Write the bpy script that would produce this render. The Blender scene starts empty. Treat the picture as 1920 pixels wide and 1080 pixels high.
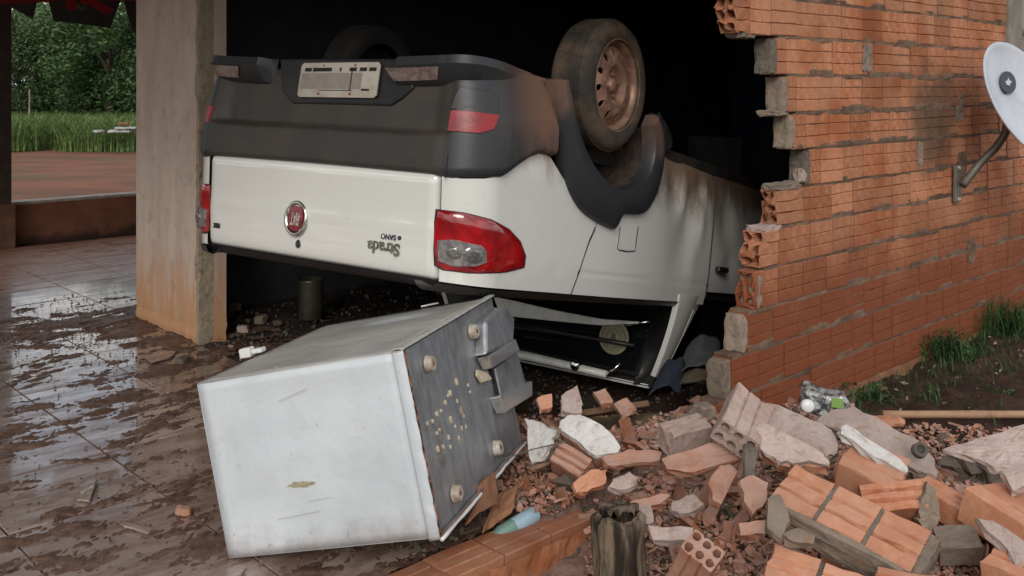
import bpy, bmesh, math, random
import numpy as np
from mathutils import Vector, Matrix, noise as mnoise
R = math.radians
scn = bpy.context.scene
col = scn.collection
random.seed(7)
rng = np.random.default_rng(7)

# ------------------------------------------------------------------ camera
FPX = 1850.0            # focal length in pixels of the 1920 wide photograph
HC = 1.40               # eye height
cam_d = bpy.data.cameras.new('camera')
cam = bpy.data.objects.new('camera', cam_d); col.objects.link(cam)
cam.location = (0, 0, HC); cam.rotation_euler = (R(90), 0, 0)
cam_d.sensor_width = 36.0; cam_d.lens = 36.0*FPX/1920.0
cam_d.shift_y = -380.0/1920.0
cam_d.clip_start = .05; cam_d.clip_end = 500
scn.camera = cam

# ------------------------------------------------------------------ light
scn.view_settings.view_transform = 'Standard'
scn.view_settings.look = 'None'
scn.view_settings.gamma = 1.0
scn.view_settings.use_curve_mapping = False
scn.view_settings.exposure = 0.48
SUN_EL, SUN_AZ = R(29), R(186)       # azimuth measured from +Y clockwise (seen from above)
world = bpy.data.worlds.new('World'); scn.world = world; world.use_nodes = True
wn = world.node_tree; wn.nodes.clear()
w_out = wn.nodes.new('ShaderNodeOutputWorld'); w_bg = wn.nodes.new('ShaderNodeBackground')
w_sky = wn.nodes.new('ShaderNodeTexSky'); w_sky.sky_type = 'NISHITA'; w_sky.sun_disc = False
w_sky.sun_elevation = SUN_EL; w_sky.sun_rotation = SUN_AZ; w_sky.dust_density = 2.0; w_sky.air_density = 1.0
w_tc = wn.nodes.new('ShaderNodeTexCoord')
w_map = wn.nodes.new('ShaderNodeMapping'); w_map.inputs['Scale'].default_value = (1.0, 1.0, 2.6)
w_no = wn.nodes.new('ShaderNodeTexNoise'); w_no.inputs['Scale'].default_value = 2.2
w_no.inputs['Detail'].default_value = 7; w_no.inputs['Roughness'].default_value = .58
w_rp = wn.nodes.new('ShaderNodeValToRGB')
w_rp.color_ramp.elements[0].position = .45; w_rp.color_ramp.elements[0].color = (3.9, 4.6, 5.6, 1)
w_rp.color_ramp.elements[1].position = .57; w_rp.color_ramp.elements[1].color = (11.0, 10.4, 9.4, 1)
w_mx = wn.nodes.new('ShaderNodeMixRGB'); w_mx.inputs[0].default_value = .82
wn.links.new(w_tc.outputs['Generated'], w_map.inputs[0]); wn.links.new(w_map.outputs[0], w_no.inputs[0])
wn.links.new(w_no.outputs[0], w_rp.inputs[0])
wn.links.new(w_sky.outputs[0], w_mx.inputs[1]); wn.links.new(w_rp.outputs[0], w_mx.inputs[2])
wn.links.new(w_mx.outputs[0], w_bg.inputs[0]); w_bg.inputs[1].default_value = .10
wn.links.new(w_bg.outputs[0], w_out.inputs[0])
sun_d = bpy.data.lights.new('sun', 'SUN'); sun_d.energy = 1.1; sun_d.angle = R(25); sun_d.color = (1, .95, .88)
sun = bpy.data.objects.new('sun', sun_d); col.objects.link(sun)
sd = Vector((math.sin(SUN_AZ)*math.cos(SUN_EL), math.cos(SUN_AZ)*math.cos(SUN_EL), math.sin(SUN_EL)))
sun.rotation_euler = sd.to_track_quat('Z', 'Y').to_euler(); sun.location = sd*30

# ------------------------------------------------------------------ frames
VA = Vector((.7288, .6848, 0)); VB = Vector((-.6848, .7288, 0)); VZ = Vector((0, 0, 1))
def H(a, b, z=0): return VA*a + VB*b + VZ*z                     # house frame
def at(px, py, D): return Vector(((px-960)/FPX*D, D, HC-(py-160)/FPX*D))
def atz(px, py, z=0.0):
    D = FPX*(HC-z)/(py-160); return at(px, py, D)
def fr(o, x, y, z=None):
    x = x.normalized()
    if z is None:
        y = (y-x*y.dot(x)).normalized(); z = x.cross(y)
    M = Matrix.Identity(4)
    for i in range(3): M[i][0] = x[i]; M[i][1] = y[i]; M[i][2] = z[i]; M[i][3] = o[i]
    return M
HM = fr(Vector((0, 0, 0)), VA, VB)                              # house frame matrix
def plane_hit(M, px, py, axis, c):
    """pixel ray against the plane local[axis]=c of frame M -> local point"""
    Mi = M.inverted(); o = Mi @ Vector((0, 0, HC)); e = Mi @ at(px, py, 1.0); d = e-o
    t = (c-o[axis])/d[axis]; return o+d*t

# ------------------------------------------------------------------ mesh building
class MB:
    def __init__(s): s.v = []; s.f = []; s.mi = []; s.cur = 0
    def add(s, vs, fs, M=None):
        n = len(s.v)
        s.v += [tuple(M @ Vector(p)) if M is not None else tuple(p) for p in vs]
        s.f += [tuple(n+i for i in f) for f in fs]; s.mi += [s.cur]*len(fs)
        return s
    def box(s, a, b, M=None):
        x0, y0, z0 = a; x1, y1, z1 = b
        vs = [(x0,y0,z0),(x1,y0,z0),(x1,y1,z0),(x0,y1,z0),(x0,y0,z1),(x1,y0,z1),(x1,y1,z1),(x0,y1,z1)]
        return s.add(vs, [(0,3,2,1),(4,5,6,7),(0,1,5,4),(1,2,6,5),(2,3,7,6),(3,0,4,7)], M)
    def prism(s, pts, z0, z1, M=None):
        n = len(pts); vs = [(x, y, z0) for x, y in pts]+[(x, y, z1) for x, y in pts]
        return s.add(vs, [tuple(range(n-1, -1, -1)), tuple(range(n, 2*n))]+[(i, (i+1) % n, n+(i+1) % n, n+i) for i in range(n)], M)
    def grid(s, fn, n, m, closed=False):
        vs = [fn(i/n, j/m) for i in range(n+1) for j in range(m+1)]
        return s.add(vs, [(i*(m+1)+j, (i+1)*(m+1)+j, (i+1)*(m+1)+j+1, i*(m+1)+j+1) for i in range(n) for j in range(m)])
    def tube(s, path, r, n=8, cap=True, M=None, sq=1.0):
        path = [Vector(p) for p in path]; rings = []
        up = Vector((0, 0, 1))
        for i, p in enumerate(path):
            d = (path[min(i+1, len(path)-1)]-path[max(i-1, 0)]).normalized()
            x = d.cross(up)
            if x.length < 1e-3: x = d.cross(Vector((1, 0, 0)))
            x.normalize(); y = d.cross(x)
            rr = r[i] if isinstance(r, (list, tuple)) else r
            rings.append([p+x*math.cos(2*math.pi*k/n)*rr+y*math.sin(2*math.pi*k/n)*rr*sq for k in range(n)])
        vs = [q for g in rings for q in g]
        fs = [(i*n+k, i*n+(k+1) % n, (i+1)*n+(k+1) % n, (i+1)*n+k) for i in range(len(path)-1) for k in range(n)]
        if cap: fs += [tuple(range(n-1, -1, -1)), tuple((len(path)-1)*n+k for k in range(n))]
        return s.add(vs, fs, M)
    def lathe(s, prof, n=32, M=None, jit=0):
        """profile (r, h) turned about local z"""
        vs = [(r*math.cos(2*math.pi*k/n), r*math.sin(2*math.pi*k/n), h) for r, h in prof for k in range(n)]
        fs = [(i*n+k, i*n+(k+1) % n, (i+1)*n+(k+1) % n, (i+1)*n+k) for i in range(len(prof)-1) for k in range(n)]
        return s.add(vs, fs, M)
    def mesh(s, name, smooth=False, mats=()):
        me = bpy.data.meshes.new(name); me.from_pydata(s.v, [], s.f)
        for m in mats: me.materials.append(m)
        if len(mats) > 1: me.polygons.foreach_set('material_index', s.mi)
        if smooth: me.polygons.foreach_set('use_smooth', [True]*len(me.polygons))
        me.update(); return me
def tag(o, label=None, cat=None, group=None, kind=None):
    if label: o['label'] = label
    if cat: o['category'] = cat
    if group: o['group'] = group
    if kind: o['kind'] = kind
    return o
def put(name, me, mat=None, parent=None, M=None):
    if mat is not None and len(me.materials) == 0: me.materials.append(mat)
    o = bpy.data.objects.new(name, me); col.objects.link(o)
    if parent is not None: o.parent = parent
    if M is not None: o.matrix_local = M if isinstance(M, Matrix) else Matrix.Translation(M)
    return o
def obj(name, mb, mat, parent=None, M=None, smooth=False, bevel=0, auto=None):
    me = mb if isinstance(mb, bpy.types.Mesh) else mb.mesh(name, smooth or auto is not None)
    if auto is not None:
        try: me.set_sharp_from_angle(angle=R(auto))
        except Exception: pass
    o = put(name, me, mat, parent, M)
    if bevel:
        b = o.modifiers.new('bevel', 'BEVEL'); b.width = bevel; b.segments = 2; b.limit_method = 'ANGLE'; b.angle_limit = R(35)
    return o
def empty(name, M=None):
    o = bpy.data.objects.new(name, None); col.objects.link(o); o.empty_display_size = .1
    if M is not None: o.matrix_world = M if isinstance(M, Matrix) else Matrix.Translation(M)
    return o
def text_mesh(body, size, ext=.002, sx=1.0, bold=0):
    c = bpy.data.curves.new('t', 'FONT'); c.body = body; c.size = size; c.extrude = ext; c.offset = bold
    c.align_x = 'CENTER'; c.align_y = 'CENTER'
    t = bpy.data.objects.new('t', c); col.objects.link(t)
    dg = bpy.context.evaluated_depsgraph_get(); me = bpy.data.meshes.new_from_object(t.evaluated_get(dg))
    bpy.data.objects.remove(t); me.transform(Matrix.Diagonal((sx, 1, 1, 1))); return me

# ------------------------------------------------------------------ materials
class NT:
    def __init__(s, name):
        s.m = bpy.data.materials.new(name); s.m.use_nodes = True; s.t = s.m.node_tree
        s.b = s.t.nodes['Principled BSDF']; s.tc = s.t.nodes.new('ShaderNodeTexCoord'); s.geo = s.t.nodes.new('ShaderNodeNewGeometry')
    def L(s, a, b): s.t.links.new(a, b)
    def new(s, ty, **kw):
        n = s.t.nodes.new(ty)
        for k, v in kw.items(): setattr(n, k, v)
        return n
    def setin(s, sock, v):
        if isinstance(v, bpy.types.NodeSocket): s.L(v, sock)
        elif isinstance(v, (tuple, list)): sock.default_value = tuple(v) if len(v) == 4 or sock.type == 'VECTOR' else tuple(v)+(1,)
        else: sock.default_value = v
    def obj(s): return s.tc.outputs['Object']
    def pos(s): return s.geo.outputs['Position']
    def mapv(s, v, scale=(1,1,1), loc=(0,0,0), rot=(0,0,0)):
        n = s.new('ShaderNodeMapping'); s.L(v, n.inputs[0]); n.inputs['Scale'].default_value = scale
        n.inputs['Location'].default_value = loc; n.inputs['Rotation'].default_value = rot; return n.outputs[0]
    def noise(s, v, sc, det=4, ro=.55, out=0):
        n = s.new('ShaderNodeTexNoise'); s.L(v, n.inputs['Vector']); n.inputs['Scale'].default_value = sc
        n.inputs['Detail'].default_value = det; n.inputs['Roughness'].default_value = ro; return n.outputs[out]
    def voro(s, v, sc, feature='F1'):
        n = s.new('ShaderNodeTexVoronoi', feature=feature); s.L(v, n.inputs['Vector']); n.inputs['Scale'].default_value = sc; return n.outputs[0]
    def ramp(s, v, a, b, ca=(0,0,0), cb=(1,1,1)):
        n = s.new('ShaderNodeMapRange'); n.interpolation_type = 'SMOOTHSTEP'; s.L(v, n.inputs[0])
        n.inputs[1].default_value = a; n.inputs[2].default_value = b; return n.outputs[0]
    def mix(s, f, a, b, mode='MIX'):
        n = s.new('ShaderNodeMixRGB', blend_type=mode); s.setin(n.inputs[0], f); s.setin(n.inputs[1], a); s.setin(n.inputs[2], b); return n.outputs[0]
    def math(s, op, a, b=0.0):
        n = s.new('ShaderNodeMath', operation=op); s.setin(n.inputs[0], a); s.setin(n.inputs[1], b); return n.outputs[0]
    def sep(s, v):
        n = s.new('ShaderNodeSeparateXYZ'); s.L(v, n.inputs[0]); return n.outputs
    def rand(s): return s.new('ShaderNodeObjectInfo').outputs['Random']
    def hsv(s, c, h=.5, sa=1., v=1.):
        n = s.new('ShaderNodeHueSaturation'); s.setin(n.inputs['Color'], c); s.setin(n.inputs['Hue'], h); s.setin(n.inputs['Saturation'], sa); s.setin(n.inputs['Value'], v); return n.outputs[0]
    def bump(s, h, st=.3, dist=.01, prev=None):
        n = s.new('ShaderNodeBump'); s.L(h, n.inputs['Height']); n.inputs['Strength'].default_value = st; n.inputs['Distance'].default_value = dist
        if prev is not None: s.L(prev, n.inputs['Normal'])
        s.L(n.outputs[0], s.b.inputs['Normal']); return n.outputs[0]
    def fin(s, color=None, rough=None, metal=0, spec=None, coat=0, coat_r=.05, trans=0, ior=None, alpha=None):
        if color is not None: s.setin(s.b.inputs['Base Color'], color)
        if rough is not None: s.setin(s.b.inputs['Roughness'], rough)
        s.setin(s.b.inputs['Metallic'], metal)
        if spec is not None: s.setin(s.b.inputs['Specular IOR Level'], spec)
        s.b.inputs['Coat Weight'].default_value = coat; s.b.inputs['Coat Roughness'].default_value = coat_r
        s.b.inputs['Transmission Weight'].default_value = trans
        if ior: s.b.inputs['IOR'].default_value = ior
        return s.m
def simple(name, c, rough=.6, metal=0, c2=None, sc=8, lo=.4, hi=.65, bs=60, bst=.15, bd=.003, rvar=0., **kw):
    n = NT(name); v = n.obj(); cc = c
    if c2 is not None: cc = n.mix(n.ramp(n.noise(v, sc, 6, .62), lo, hi), c, c2)
    r = rough
    if rvar: r = n.math('ADD', rough, n.math('MULTIPLY', n.math('SUBTRACT', n.noise(v, sc*1.7, 5), .5), rvar))
    if bst: n.bump(n.noise(v, bs, 4), bst, bd)
    return n.fin(cc, r, metal, **kw)

def terracotta(name, wall=False, bright=1.0, dusty=.6):
    n = NT(name); v = n.obj(); p = n.pos(); r = n.rand()
    big = n.noise(p, 3.1, 3); fine = n.noise(v, 26, 6, .65)
    base = n.mix(r, (.37*bright, .125*bright, .052*bright), (.47*bright, .215*bright, .12*bright))
    base = n.mix(n.ramp(fine, .38, .72), base, (.50*bright, .25*bright, .15*bright))
    base = n.mix(n.ramp(big, .45, .72), base, (.33*bright, .105*bright, .04*bright))
    base = n.mix(n.math('MULTIPLY', n.ramp(n.noise(v, 9, 7, .7), .56, .74), .75), base, (.30, .22, .17))     # mortar film, dirt
    base = n.hsv(base, v=n.math('ADD', .74, n.math('MULTIPLY', n.math('FRACT', n.math('MULTIPLY', r, 17.3)), .40)))
    rough = .9
    if wall:
        z = n.sep(p)[2]; zz = n.math('ADD', z, n.math('MULTIPLY', n.math('SUBTRACT', n.noise(p, 2.4, 4), .5), .7))
        damp = n.ramp(zz, .95, .30)
        base = n.mix(damp, base, n.mix(fine, (.16, .044, .019), (.25, .076, .033)))
        # old soot and water stain high on the wall, beside the aerial
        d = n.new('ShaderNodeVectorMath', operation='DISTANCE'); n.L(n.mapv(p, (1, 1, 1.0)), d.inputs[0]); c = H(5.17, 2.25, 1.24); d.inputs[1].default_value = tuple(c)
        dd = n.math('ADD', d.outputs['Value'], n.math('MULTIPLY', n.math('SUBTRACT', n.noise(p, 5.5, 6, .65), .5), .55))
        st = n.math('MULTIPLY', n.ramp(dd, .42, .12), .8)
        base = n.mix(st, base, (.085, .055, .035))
        st2 = n.math('MULTIPLY', n.ramp(n.noise(n.mapv(p, (1.6, 1.6, .5)), 2.6, 5, .6), .58, .74), .45)
        base = n.mix(st2, base, (.20, .13, .085))
    else:
        up = n.ramp(n.sep(n.geo.outputs['Normal'])[2], -.2, .8)
        dust = n.math('MULTIPLY', n.math('ADD', n.math('MULTIPLY', n.ramp(n.noise(p, 9, 6, .7), .34, .62), .6), n.math('MULTIPLY', up, .4)), dusty)
        base = n.mix(dust, base, n.mix(n.noise(p, 14, 5), (.39, .225, .175), (.50, .34, .285)))
    n.bump(n.noise(v, 95, 5, .7), .45, .004, n.bump(n.noise(v, 14, 4), .35, .01))
    return n.fin(base, rough, spec=.25)
M = {}
M['brick_wall'] = terracotta('terracotta_wall', True)
M['brick'] = terracotta('terracotta_loose', bright=1.0, dusty=.95)
M['ledge'] = terracotta('terracotta_wet_ledge', bright=.88, dusty=.12); M['ledge'].node_tree.nodes['Principled BSDF'].inputs['Roughness'].default_value = .45
M['chips'] = terracotta('terracotta_crumbs', bright=1.35, dusty=1.0)
M['brick_slab'] = terracotta('terracotta_ribbed', bright=1.0, dusty=.9)
_t = M['brick_slab'].node_tree; _w = _t.nodes.new('ShaderNodeTexWave'); _w.inputs['Scale'].default_value = 3.2; _w.bands_direction = 'Y'; _w.inputs['Distortion'].default_value = .3
_c = _t.nodes.new('ShaderNodeTexCoord'); _t.links.new(_c.outputs['Object'], _w.inputs[0]); _b = _t.nodes.new('ShaderNodeBump'); _b.inputs['Strength'].default_value = .8; _b.inputs['Distance'].default_value = .012
_t.links.new(_w.outputs[1], _b.inputs['Height']); _p = _t.nodes['Principled BSDF']; _l = _p.inputs['Normal'].links[0].from_socket; _t.links.new(_l, _b.inputs['Normal']); _t.links.new(_b.outputs[0], _p.inputs['Normal'])
M['brick_orange'] = terracotta('terracotta_fresh', bright=1.3, dusty=.35)
def mortar(name, a, b, c, streak=0):
    n = NT(name); v = n.obj(); p = n.pos()
    cc = n.mix(n.ramp(n.noise(v, 7, 6, .65), .35, .65), a, b)
    cc = n.mix(n.math('MULTIPLY', n.ramp(n.noise(v, 22, 6, .7), .52, .68), .8), cc, c)
    cc = n.hsv(cc, v=n.math('ADD', .8, n.math('MULTIPLY', n.rand(), .4)))
    pv = n.bump(n.voro(v, 30), .5, .01)
    if streak: pv = n.bump(n.noise(n.mapv(v, (3, 12, 1), rot=(0, 0, R(-28))), 3, 5, .6), .55, .02, pv)
    n.bump(n.noise(v, 60, 6, .75), .8, .008, pv)
    return n.fin(cc, .95, spec=.2)
M['mortar'] = mortar('mortar', (.21, .165, .13), (.29, .235, .185), (.30, .16, .10))
M['bed'] = mortar('bed_joint', (.11, .07, .048), (.20, .135, .095), (.24, .11, .06))
M['mortar_dark'] = mortar('mortar_dark', (.13, .11, .09), (.20, .17, .14), (.08, .065, .05))
M['plaster'] = mortar('plaster_back', (.37, .285, .25), (.47, .375, .335), (.34, .21, .16), 1)
M['pale_clay'] = mortar('pale_clay', (.40, .29, .245), (.49, .375, .33), (.34, .20, .15))
M['plaster_white'] = mortar('plaster_white', (.55, .53, .50), (.66, .64, .62), (.42, .33, .28))

n = NT('whitewash'); p = n.pos(); v = n.obj()                    # painted column: grey pink, rust red splash at its foot
z = n.sep(p)[2]
c = n.mix(n.ramp(n.noise(n.mapv(p, (3, 3, .8)), 2.2, 7, .65), .35, .7), (.55, .44, .37), (.67, .55, .47))
c = n.mix(n.math('MULTIPLY', n.ramp(n.noise(p, 11, 7, .7), .50, .70), .5), c, (.34, .27, .215))
zz = n.math('ADD', z, n.math('MULTIPLY', n.math('SUBTRACT', n.noise(n.mapv(p, (5, 5, 1.2)), 3.0, 6, .65), .5), .9))
c = n.mix(n.math('MULTIPLY', n.ramp(zz, .58, .02), .85), c, (.54, .27, .125))
c = n.mix(n.ramp(zz, .0, -.30), c, (.16, .065, .03))
n.bump(n.noise(p, 38, 6, .7), .35, .006, n.bump(n.noise(p, 5, 4), .3, .02)); M['column'] = n.fin(c, .88, spec=.3)
M['raw_edge'] = mortar('raw_plaster_edge', (.33, .27, .20), (.42, .34, .25), (.17, .12, .08))

n = NT('wet_tile'); p = n.pos(); hp = n.mapv(p, (1, 1, 1), rot=(0, 0, -R(43.2)))
str_ = n.noise(n.mapv(hp, (.55, 2.0, 1)), 5.5, 9, .68); mid = n.noise(hp, 1.7, 5, .6)
cl = n.mix(n.math('FRACT', n.math('MULTIPLY', n.rand(), 7.7)), (.29, .21, .175), (.38, .295, .25))
cl = n.mix(n.math('MULTIPLY', n.ramp(str_, .44, .60), .8), cl, (.17, .10, .072))
cl = n.mix(n.ramp(mid, .50, .70), cl, (.21, .13, .095))
ab = n.sep(hp)                                                    # clean dry terracotta strip along the low wall side
cl = n.mix(n.math('MULTIPLY', n.ramp(n.math('ADD', ab[1], n.math('MULTIPLY', n.math('SUBTRACT', mid, .5), 1.2)), 7.0, 7.7), .85), cl, (.30, .135, .08))
rg = n.math('ADD', .10, n.math('MULTIPLY', n.ramp(str_, .36, .64), .38))
rg = n.math('ADD', rg, n.math('MULTIPLY', n.ramp(ab[1], 6.9, 7.8), .12))
n.bump(n.noise(hp, 30, 6, .7), .10, .003, n.bump(str_, .22, .008)); M['tile'] = n.fin(cl, rg, spec=.8, coat=.0, coat_r=.06); n.setin(n.b.inputs['Coat Weight'], n.math('MULTIPLY', n.ramp(ab[1], 7.4, 6.7), .7))
M['grout'] = simple('grout', (.05, .032, .024), .6, c2=(.09, .06, .045), sc=20)
n = NT('wet_mud'); p = n.pos(); hp = n.mapv(p, (.6, 2, 1), rot=(0, 0, -R(43.2)))
t = n.noise(hp, 9, 8, .7)
cl = n.mix(n.ramp(t, .35, .65), (.085, .048, .034), (.18, .108, .078))
cl = n.mix(n.math('MULTIPLY', n.ramp(n.noise(p, 40, 5, .7), .55, .7), .6), cl, (.20, .125, .09))
n.bump(n.noise(p, 60, 6, .75), .5, .006, n.bump(t, .4, .01)); M['mud'] = n.fin(cl, n.math('ADD', .26, n.math('MULTIPLY', t, .5)), spec=.5)

n = NT('garden_soil'); p = n.pos()
cl = n.mix(n.ramp(n.noise(p, 5, 7, .65), .35, .65), (.035, .018, .013), (.085, .045, .032))
cl = n.mix(n.math('MULTIPLY', n.ramp(n.noise(p, 26, 6, .75), .55, .7), .5), cl, (.13, .085, .06))
far = n.sep(p)[1]
fd = n.mix(n.ramp(n.noise(n.mapv(p, (.5, 1, 1)), 1.1, 8, .65), .38, .64), (.25, .105, .07), (.15, .08, .055))
fd = n.mix(n.math('MULTIPLY', n.ramp(n.noise(n.mapv(p, (.6, .9, 1), loc=(4, 0, 0)), .9, 7, .7), .47, .66), .6), fd, (.10, .115, .055))
cl = n.mix(n.ramp(far, 9.5, 11.5), cl, fd)
n.bump(n.noise(p, 22, 8, .75), .9, .03); M['soil'] = n.fin(cl, .93, spec=.25)
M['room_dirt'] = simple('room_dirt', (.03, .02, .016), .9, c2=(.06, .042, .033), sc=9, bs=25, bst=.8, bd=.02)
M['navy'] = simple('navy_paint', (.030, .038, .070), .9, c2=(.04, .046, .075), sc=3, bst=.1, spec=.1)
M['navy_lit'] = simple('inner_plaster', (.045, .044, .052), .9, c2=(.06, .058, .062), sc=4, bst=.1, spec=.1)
M['roof_under'] = simple('roof_boards', (.20, .14, .10), .85, c2=(.28, .20, .15), sc=5)
M['rooftile'] = simple('roof_tile', (.26, .11, .06), .85, c2=(.16, .07, .045), sc=5)
M['post'] = simple('dark_wood', (.03, .02, .015), .7, c2=(.055, .035, .026), sc=12)
M['postfoot'] = simple('stained_render', (.12, .055, .03), .85, c2=(.18, .09, .05), sc=7)
n = NT('low_wall_render'); p = n.pos()
c = n.mix(n.ramp(n.noise(p, 3, 6, .65), .35, .65), (.16, .062, .035), (.24, .10, .055))
c = n.mix(n.ramp(n.math('ADD', n.sep(p)[2], n.math('MULTIPLY', n.math('SUBTRACT', n.noise(p, 6, 5), .5), .2)), .10, .0), c, (.06, .03, .02))
n.bump(n.noise(p, 40, 5), .3, .006); M['low_wall'] = n.fin(c, .8, spec=.4)
M['coping'] = simple('wall_cap', (.42, .38, .34), .7, c2=(.30, .24, .20), sc=9)

# car
def dirtpaint(name, base, rough, dustc, thr, coat=0.0, wgt=1.0, metal=0, spec=.5, bst=0.0):
    n = NT(name); v = n.obj(); s = n.sep(v)
    up = n.sep(n.geo.outputs['Normal'])[2]
    f1 = n.noise(n.mapv(v, (1.2, 1.2, .7)), 5.5, 7, .66); f2 = n.noise(v, 30, 6, .7)
    # mud thrown up round the wheel and along the underside edge
    hgt = n.math('ADD', s[2], n.math('MULTIPLY', n.math('SUBTRACT', f1, .5), .55))
    k = n.math('MULTIPLY', n.ramp(hgt, thr, thr+.24), n.ramp(s[1], .02, .45))
    k = n.math('MULTIPLY', k, wgt)
    k = n.math('MINIMUM', n.math('ADD', k, n.math('ADD', n.math('MULTIPLY', n.ramp(f2, .60, .74), n.math('ADD', .08, n.math('MULTIPLY', n.ramp(hgt, -.1, .3), .35))), n.math('MULTIPLY', n.ramp(n.noise(n.mapv(v, (2.2, 1.6, 46)), 3, 5, .7), .64, .70), .22))), 1.0)
    c = n.mix(k, base, n.mix(f2, dustc, tuple(x*.7 for x in dustc)))
    r = n.math('ADD', rough, n.math('MULTIPLY', k, .45))
    if bst: n.bump(n.noise(v, 240, 3), bst, .0015)
    n.b.inputs['Coat Weight'].default_value = coat
    m = n.fin(c, r, metal, spec=spec, coat=coat, coat_r=.025)
    if coat: n.b.inputs['Coat IOR'].default_value = 1.8
    return m
M['paint'] = dirtpaint('white_car_paint', (.73, .735, .70), .18, (.34, .235, .165), .20, coat=.9)
M['plastic'] = dirtpaint('black_bumper_plastic', (.026, .028, .031), .42, (.20, .105, .068), .22, bst=.25)
M['plastic_dark'] = simple('black_trim', (.012, .012, .013), .4, c2=(.02, .018, .016), sc=10, bs=200, bst=.1)
M['plastic_rear'] = simple('grey_bumper_plastic', (.036, .035, .031), .48, c2=(.052, .042, .033), sc=5, bs=260, bst=.2, bd=.001)
M['flare'] = dirtpaint('arch_plastic', (.026, .028, .032), .45, (.19, .105, .07), .42, bst=.25, wgt=.8)
M['rubber'] = simple('muddy_rubber', (.024, .021, .018), .85, c2=(.095, .064, .043), sc=5, lo=.36, hi=.62, bs=60, bst=.4, bd=.004)
M['rubber_dark'] = simple('dark_rubber', (.010, .010, .010), .85, c2=(.02, .016, .014), sc=6, bs=60, bst=.4)
M['rim'] = simple('muddy_steel', (.32, .185, .13), .42, .2, c2=(.18, .098, .065), sc=9, lo=.4, hi=.62, bs=40, bst=.3, bd=.003)
M['well'] = simple('muddy_arch_liner', (.055, .034, .025), .9, c2=(.022, .016, .013), sc=16, bs=30, bst=.9, bd=.02)
n = NT('red_lens'); v = n.obj(); sx = n.new('ShaderNodeTexWave'); n.L(v, sx.inputs[0]); sx.inputs['Scale'].default_value = 26; sx.inputs['Distortion'].default_value = 0
c = n.mix(n.ramp(n.noise(v, 9, 3), .35, .65), (.22, .003, .006), (.42, .008, .012)); n.bump(sx.outputs[1], .08, .002)
M['red'] = n.fin(c, .12, spec=.6, coat=1.0, coat_r=.03)
M['red_dull'] = simple('dusty_reflector', (.30, .018, .022), .35, c2=(.20, .02, .025), sc=9, bs=120, bst=.3)
M['clear'] = simple('clear_lens', (.42, .40, .38), .12, .35, c2=(.16, .15, .14), sc=22, bs=80, bst=.3, coat=1.0)
M['clear2'] = simple('bulb_lens', (.10, .095, .09), .08, .2, c2=(.22, .21, .20), sc=40, bst=.2, coat=1.0)
M['bezel'] = simple('lamp_bezel_grey', (.42, .40, .40), .25, .6, c2=(.22, .20, .20), sc=26, bst=.1)
M['lens_dirty'] = simple('dirty_lens', (.30, .24, .21), .3, .2, c2=(.17, .12, .10), sc=30, bs=90, bst=.3)
M['chrome'] = simple('chrome', (.72, .72, .70), .13, 1.0, c2=(.55, .55, .53), sc=20, bst=0)
M['chrome_dark'] = simple('worn_chrome', (.30, .28, .25), .3, .8, c2=(.15, .14, .12), sc=60, bst=0)
M['badge_red'] = simple('badge_red', (.20, .012, .02), .25, .3, c2=(.28, .02, .03), sc=30, bst=0, coat=.8)
M['badge_blue'] = simple('badge_ink', (.02, .025, .06), .4, bst=0)
M['plate'] = simple('plate_grey', (.44, .40, .345), .45, c2=(.36, .31, .26), sc=14, bst=.05)
M['plate_smudge'] = simple('plate_smudge', (.24, .215, .185), .5, c2=(.28, .25, .21), sc=30, bst=0)
M['black'] = simple('black_ink', (.012, .011, .010), .5, bst=0)
M['glass'] = simple('dark_window_glass', (.006, .007, .008), .05, bst=0, spec=.8, coat=1.0)
M['under'] = simple('car_underside', (.016, .014, .013), .8, c2=(.045, .03, .022), sc=6, bs=40, bst=.6, bd=.01)
M['sticker'] = simple('olive_sticker', (.20, .185, .11), .5, c2=(.26, .24, .15), sc=24, bst=.2)
M['sticker_dark'] = simple('sticker_print', (.09, .085, .05), .5, bst=0)
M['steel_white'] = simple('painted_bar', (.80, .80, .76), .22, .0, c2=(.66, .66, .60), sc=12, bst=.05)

# fridge
n = NT('fridge_enamel'); v = n.obj(); s = n.sep(v)
c = n.mix(n.ramp(n.noise(v, 3.5, 6, .6), .35, .7), (.62, .66, .70), (.53, .575, .61))
c = n.mix(n.math('MULTIPLY', n.ramp(n.noise(n.mapv(v, (1.5, 1.5, 5)), 5, 8, .72), .52, .70), .20), c, (.42, .42, .40))
c = n.mix(n.math('MULTIPLY', n.ramp(n.noise(n.mapv(v, (1, 1, 3)), 16, 6, .7), .64, .74), .55), c, (.32, .33, .33))
c = n.mix(n.math('MULTIPLY', n.ramp(n.noise(v, 42, 4, .6), .70, .76), .9), c, (.10, .085, .08))
e = n.math('ADD', s[0], n.math('MULTIPLY', n.math('SUBTRACT', n.noise(v, 24, 6, .7), .5), .10))
c = n.mix(n.math('MULTIPLY', n.ramp(e, .70, .725), .55), c, (.26, .10, .05))
c = n.mix(n.math('MULTIPLY', n.math('MULTIPLY', n.ramp(n.noise(v, 6, 7, .7), .60, .72), n.ramp(s[2], .44, .53)), .75), c, (.40, .22, .10))
c = n.mix(n.math('MULTIPLY', n.ramp(s[2], .514, .517), .85), c, n.mix(n.ramp(n.noise(n.mapv(v, (1, 5, 1)), 6, 7, .7), .35, .65), (.43, .39, .33), (.29, .285, .27)))
c = n.mix(n.math('MULTIPLY', n.ramp(n.math('ADD', s[2], n.math('MULTIPLY', n.math('SUBTRACT', n.noise(v, 9, 6, .7), .5), .22)), .10, -.04), .55), c, (.20, .13, .095))
c = n.mix(n.math('MULTIPLY', n.ramp(n.noise(v, 11, 8, .75), .62, .68), .35), c, (.27, .19, .14))
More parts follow.
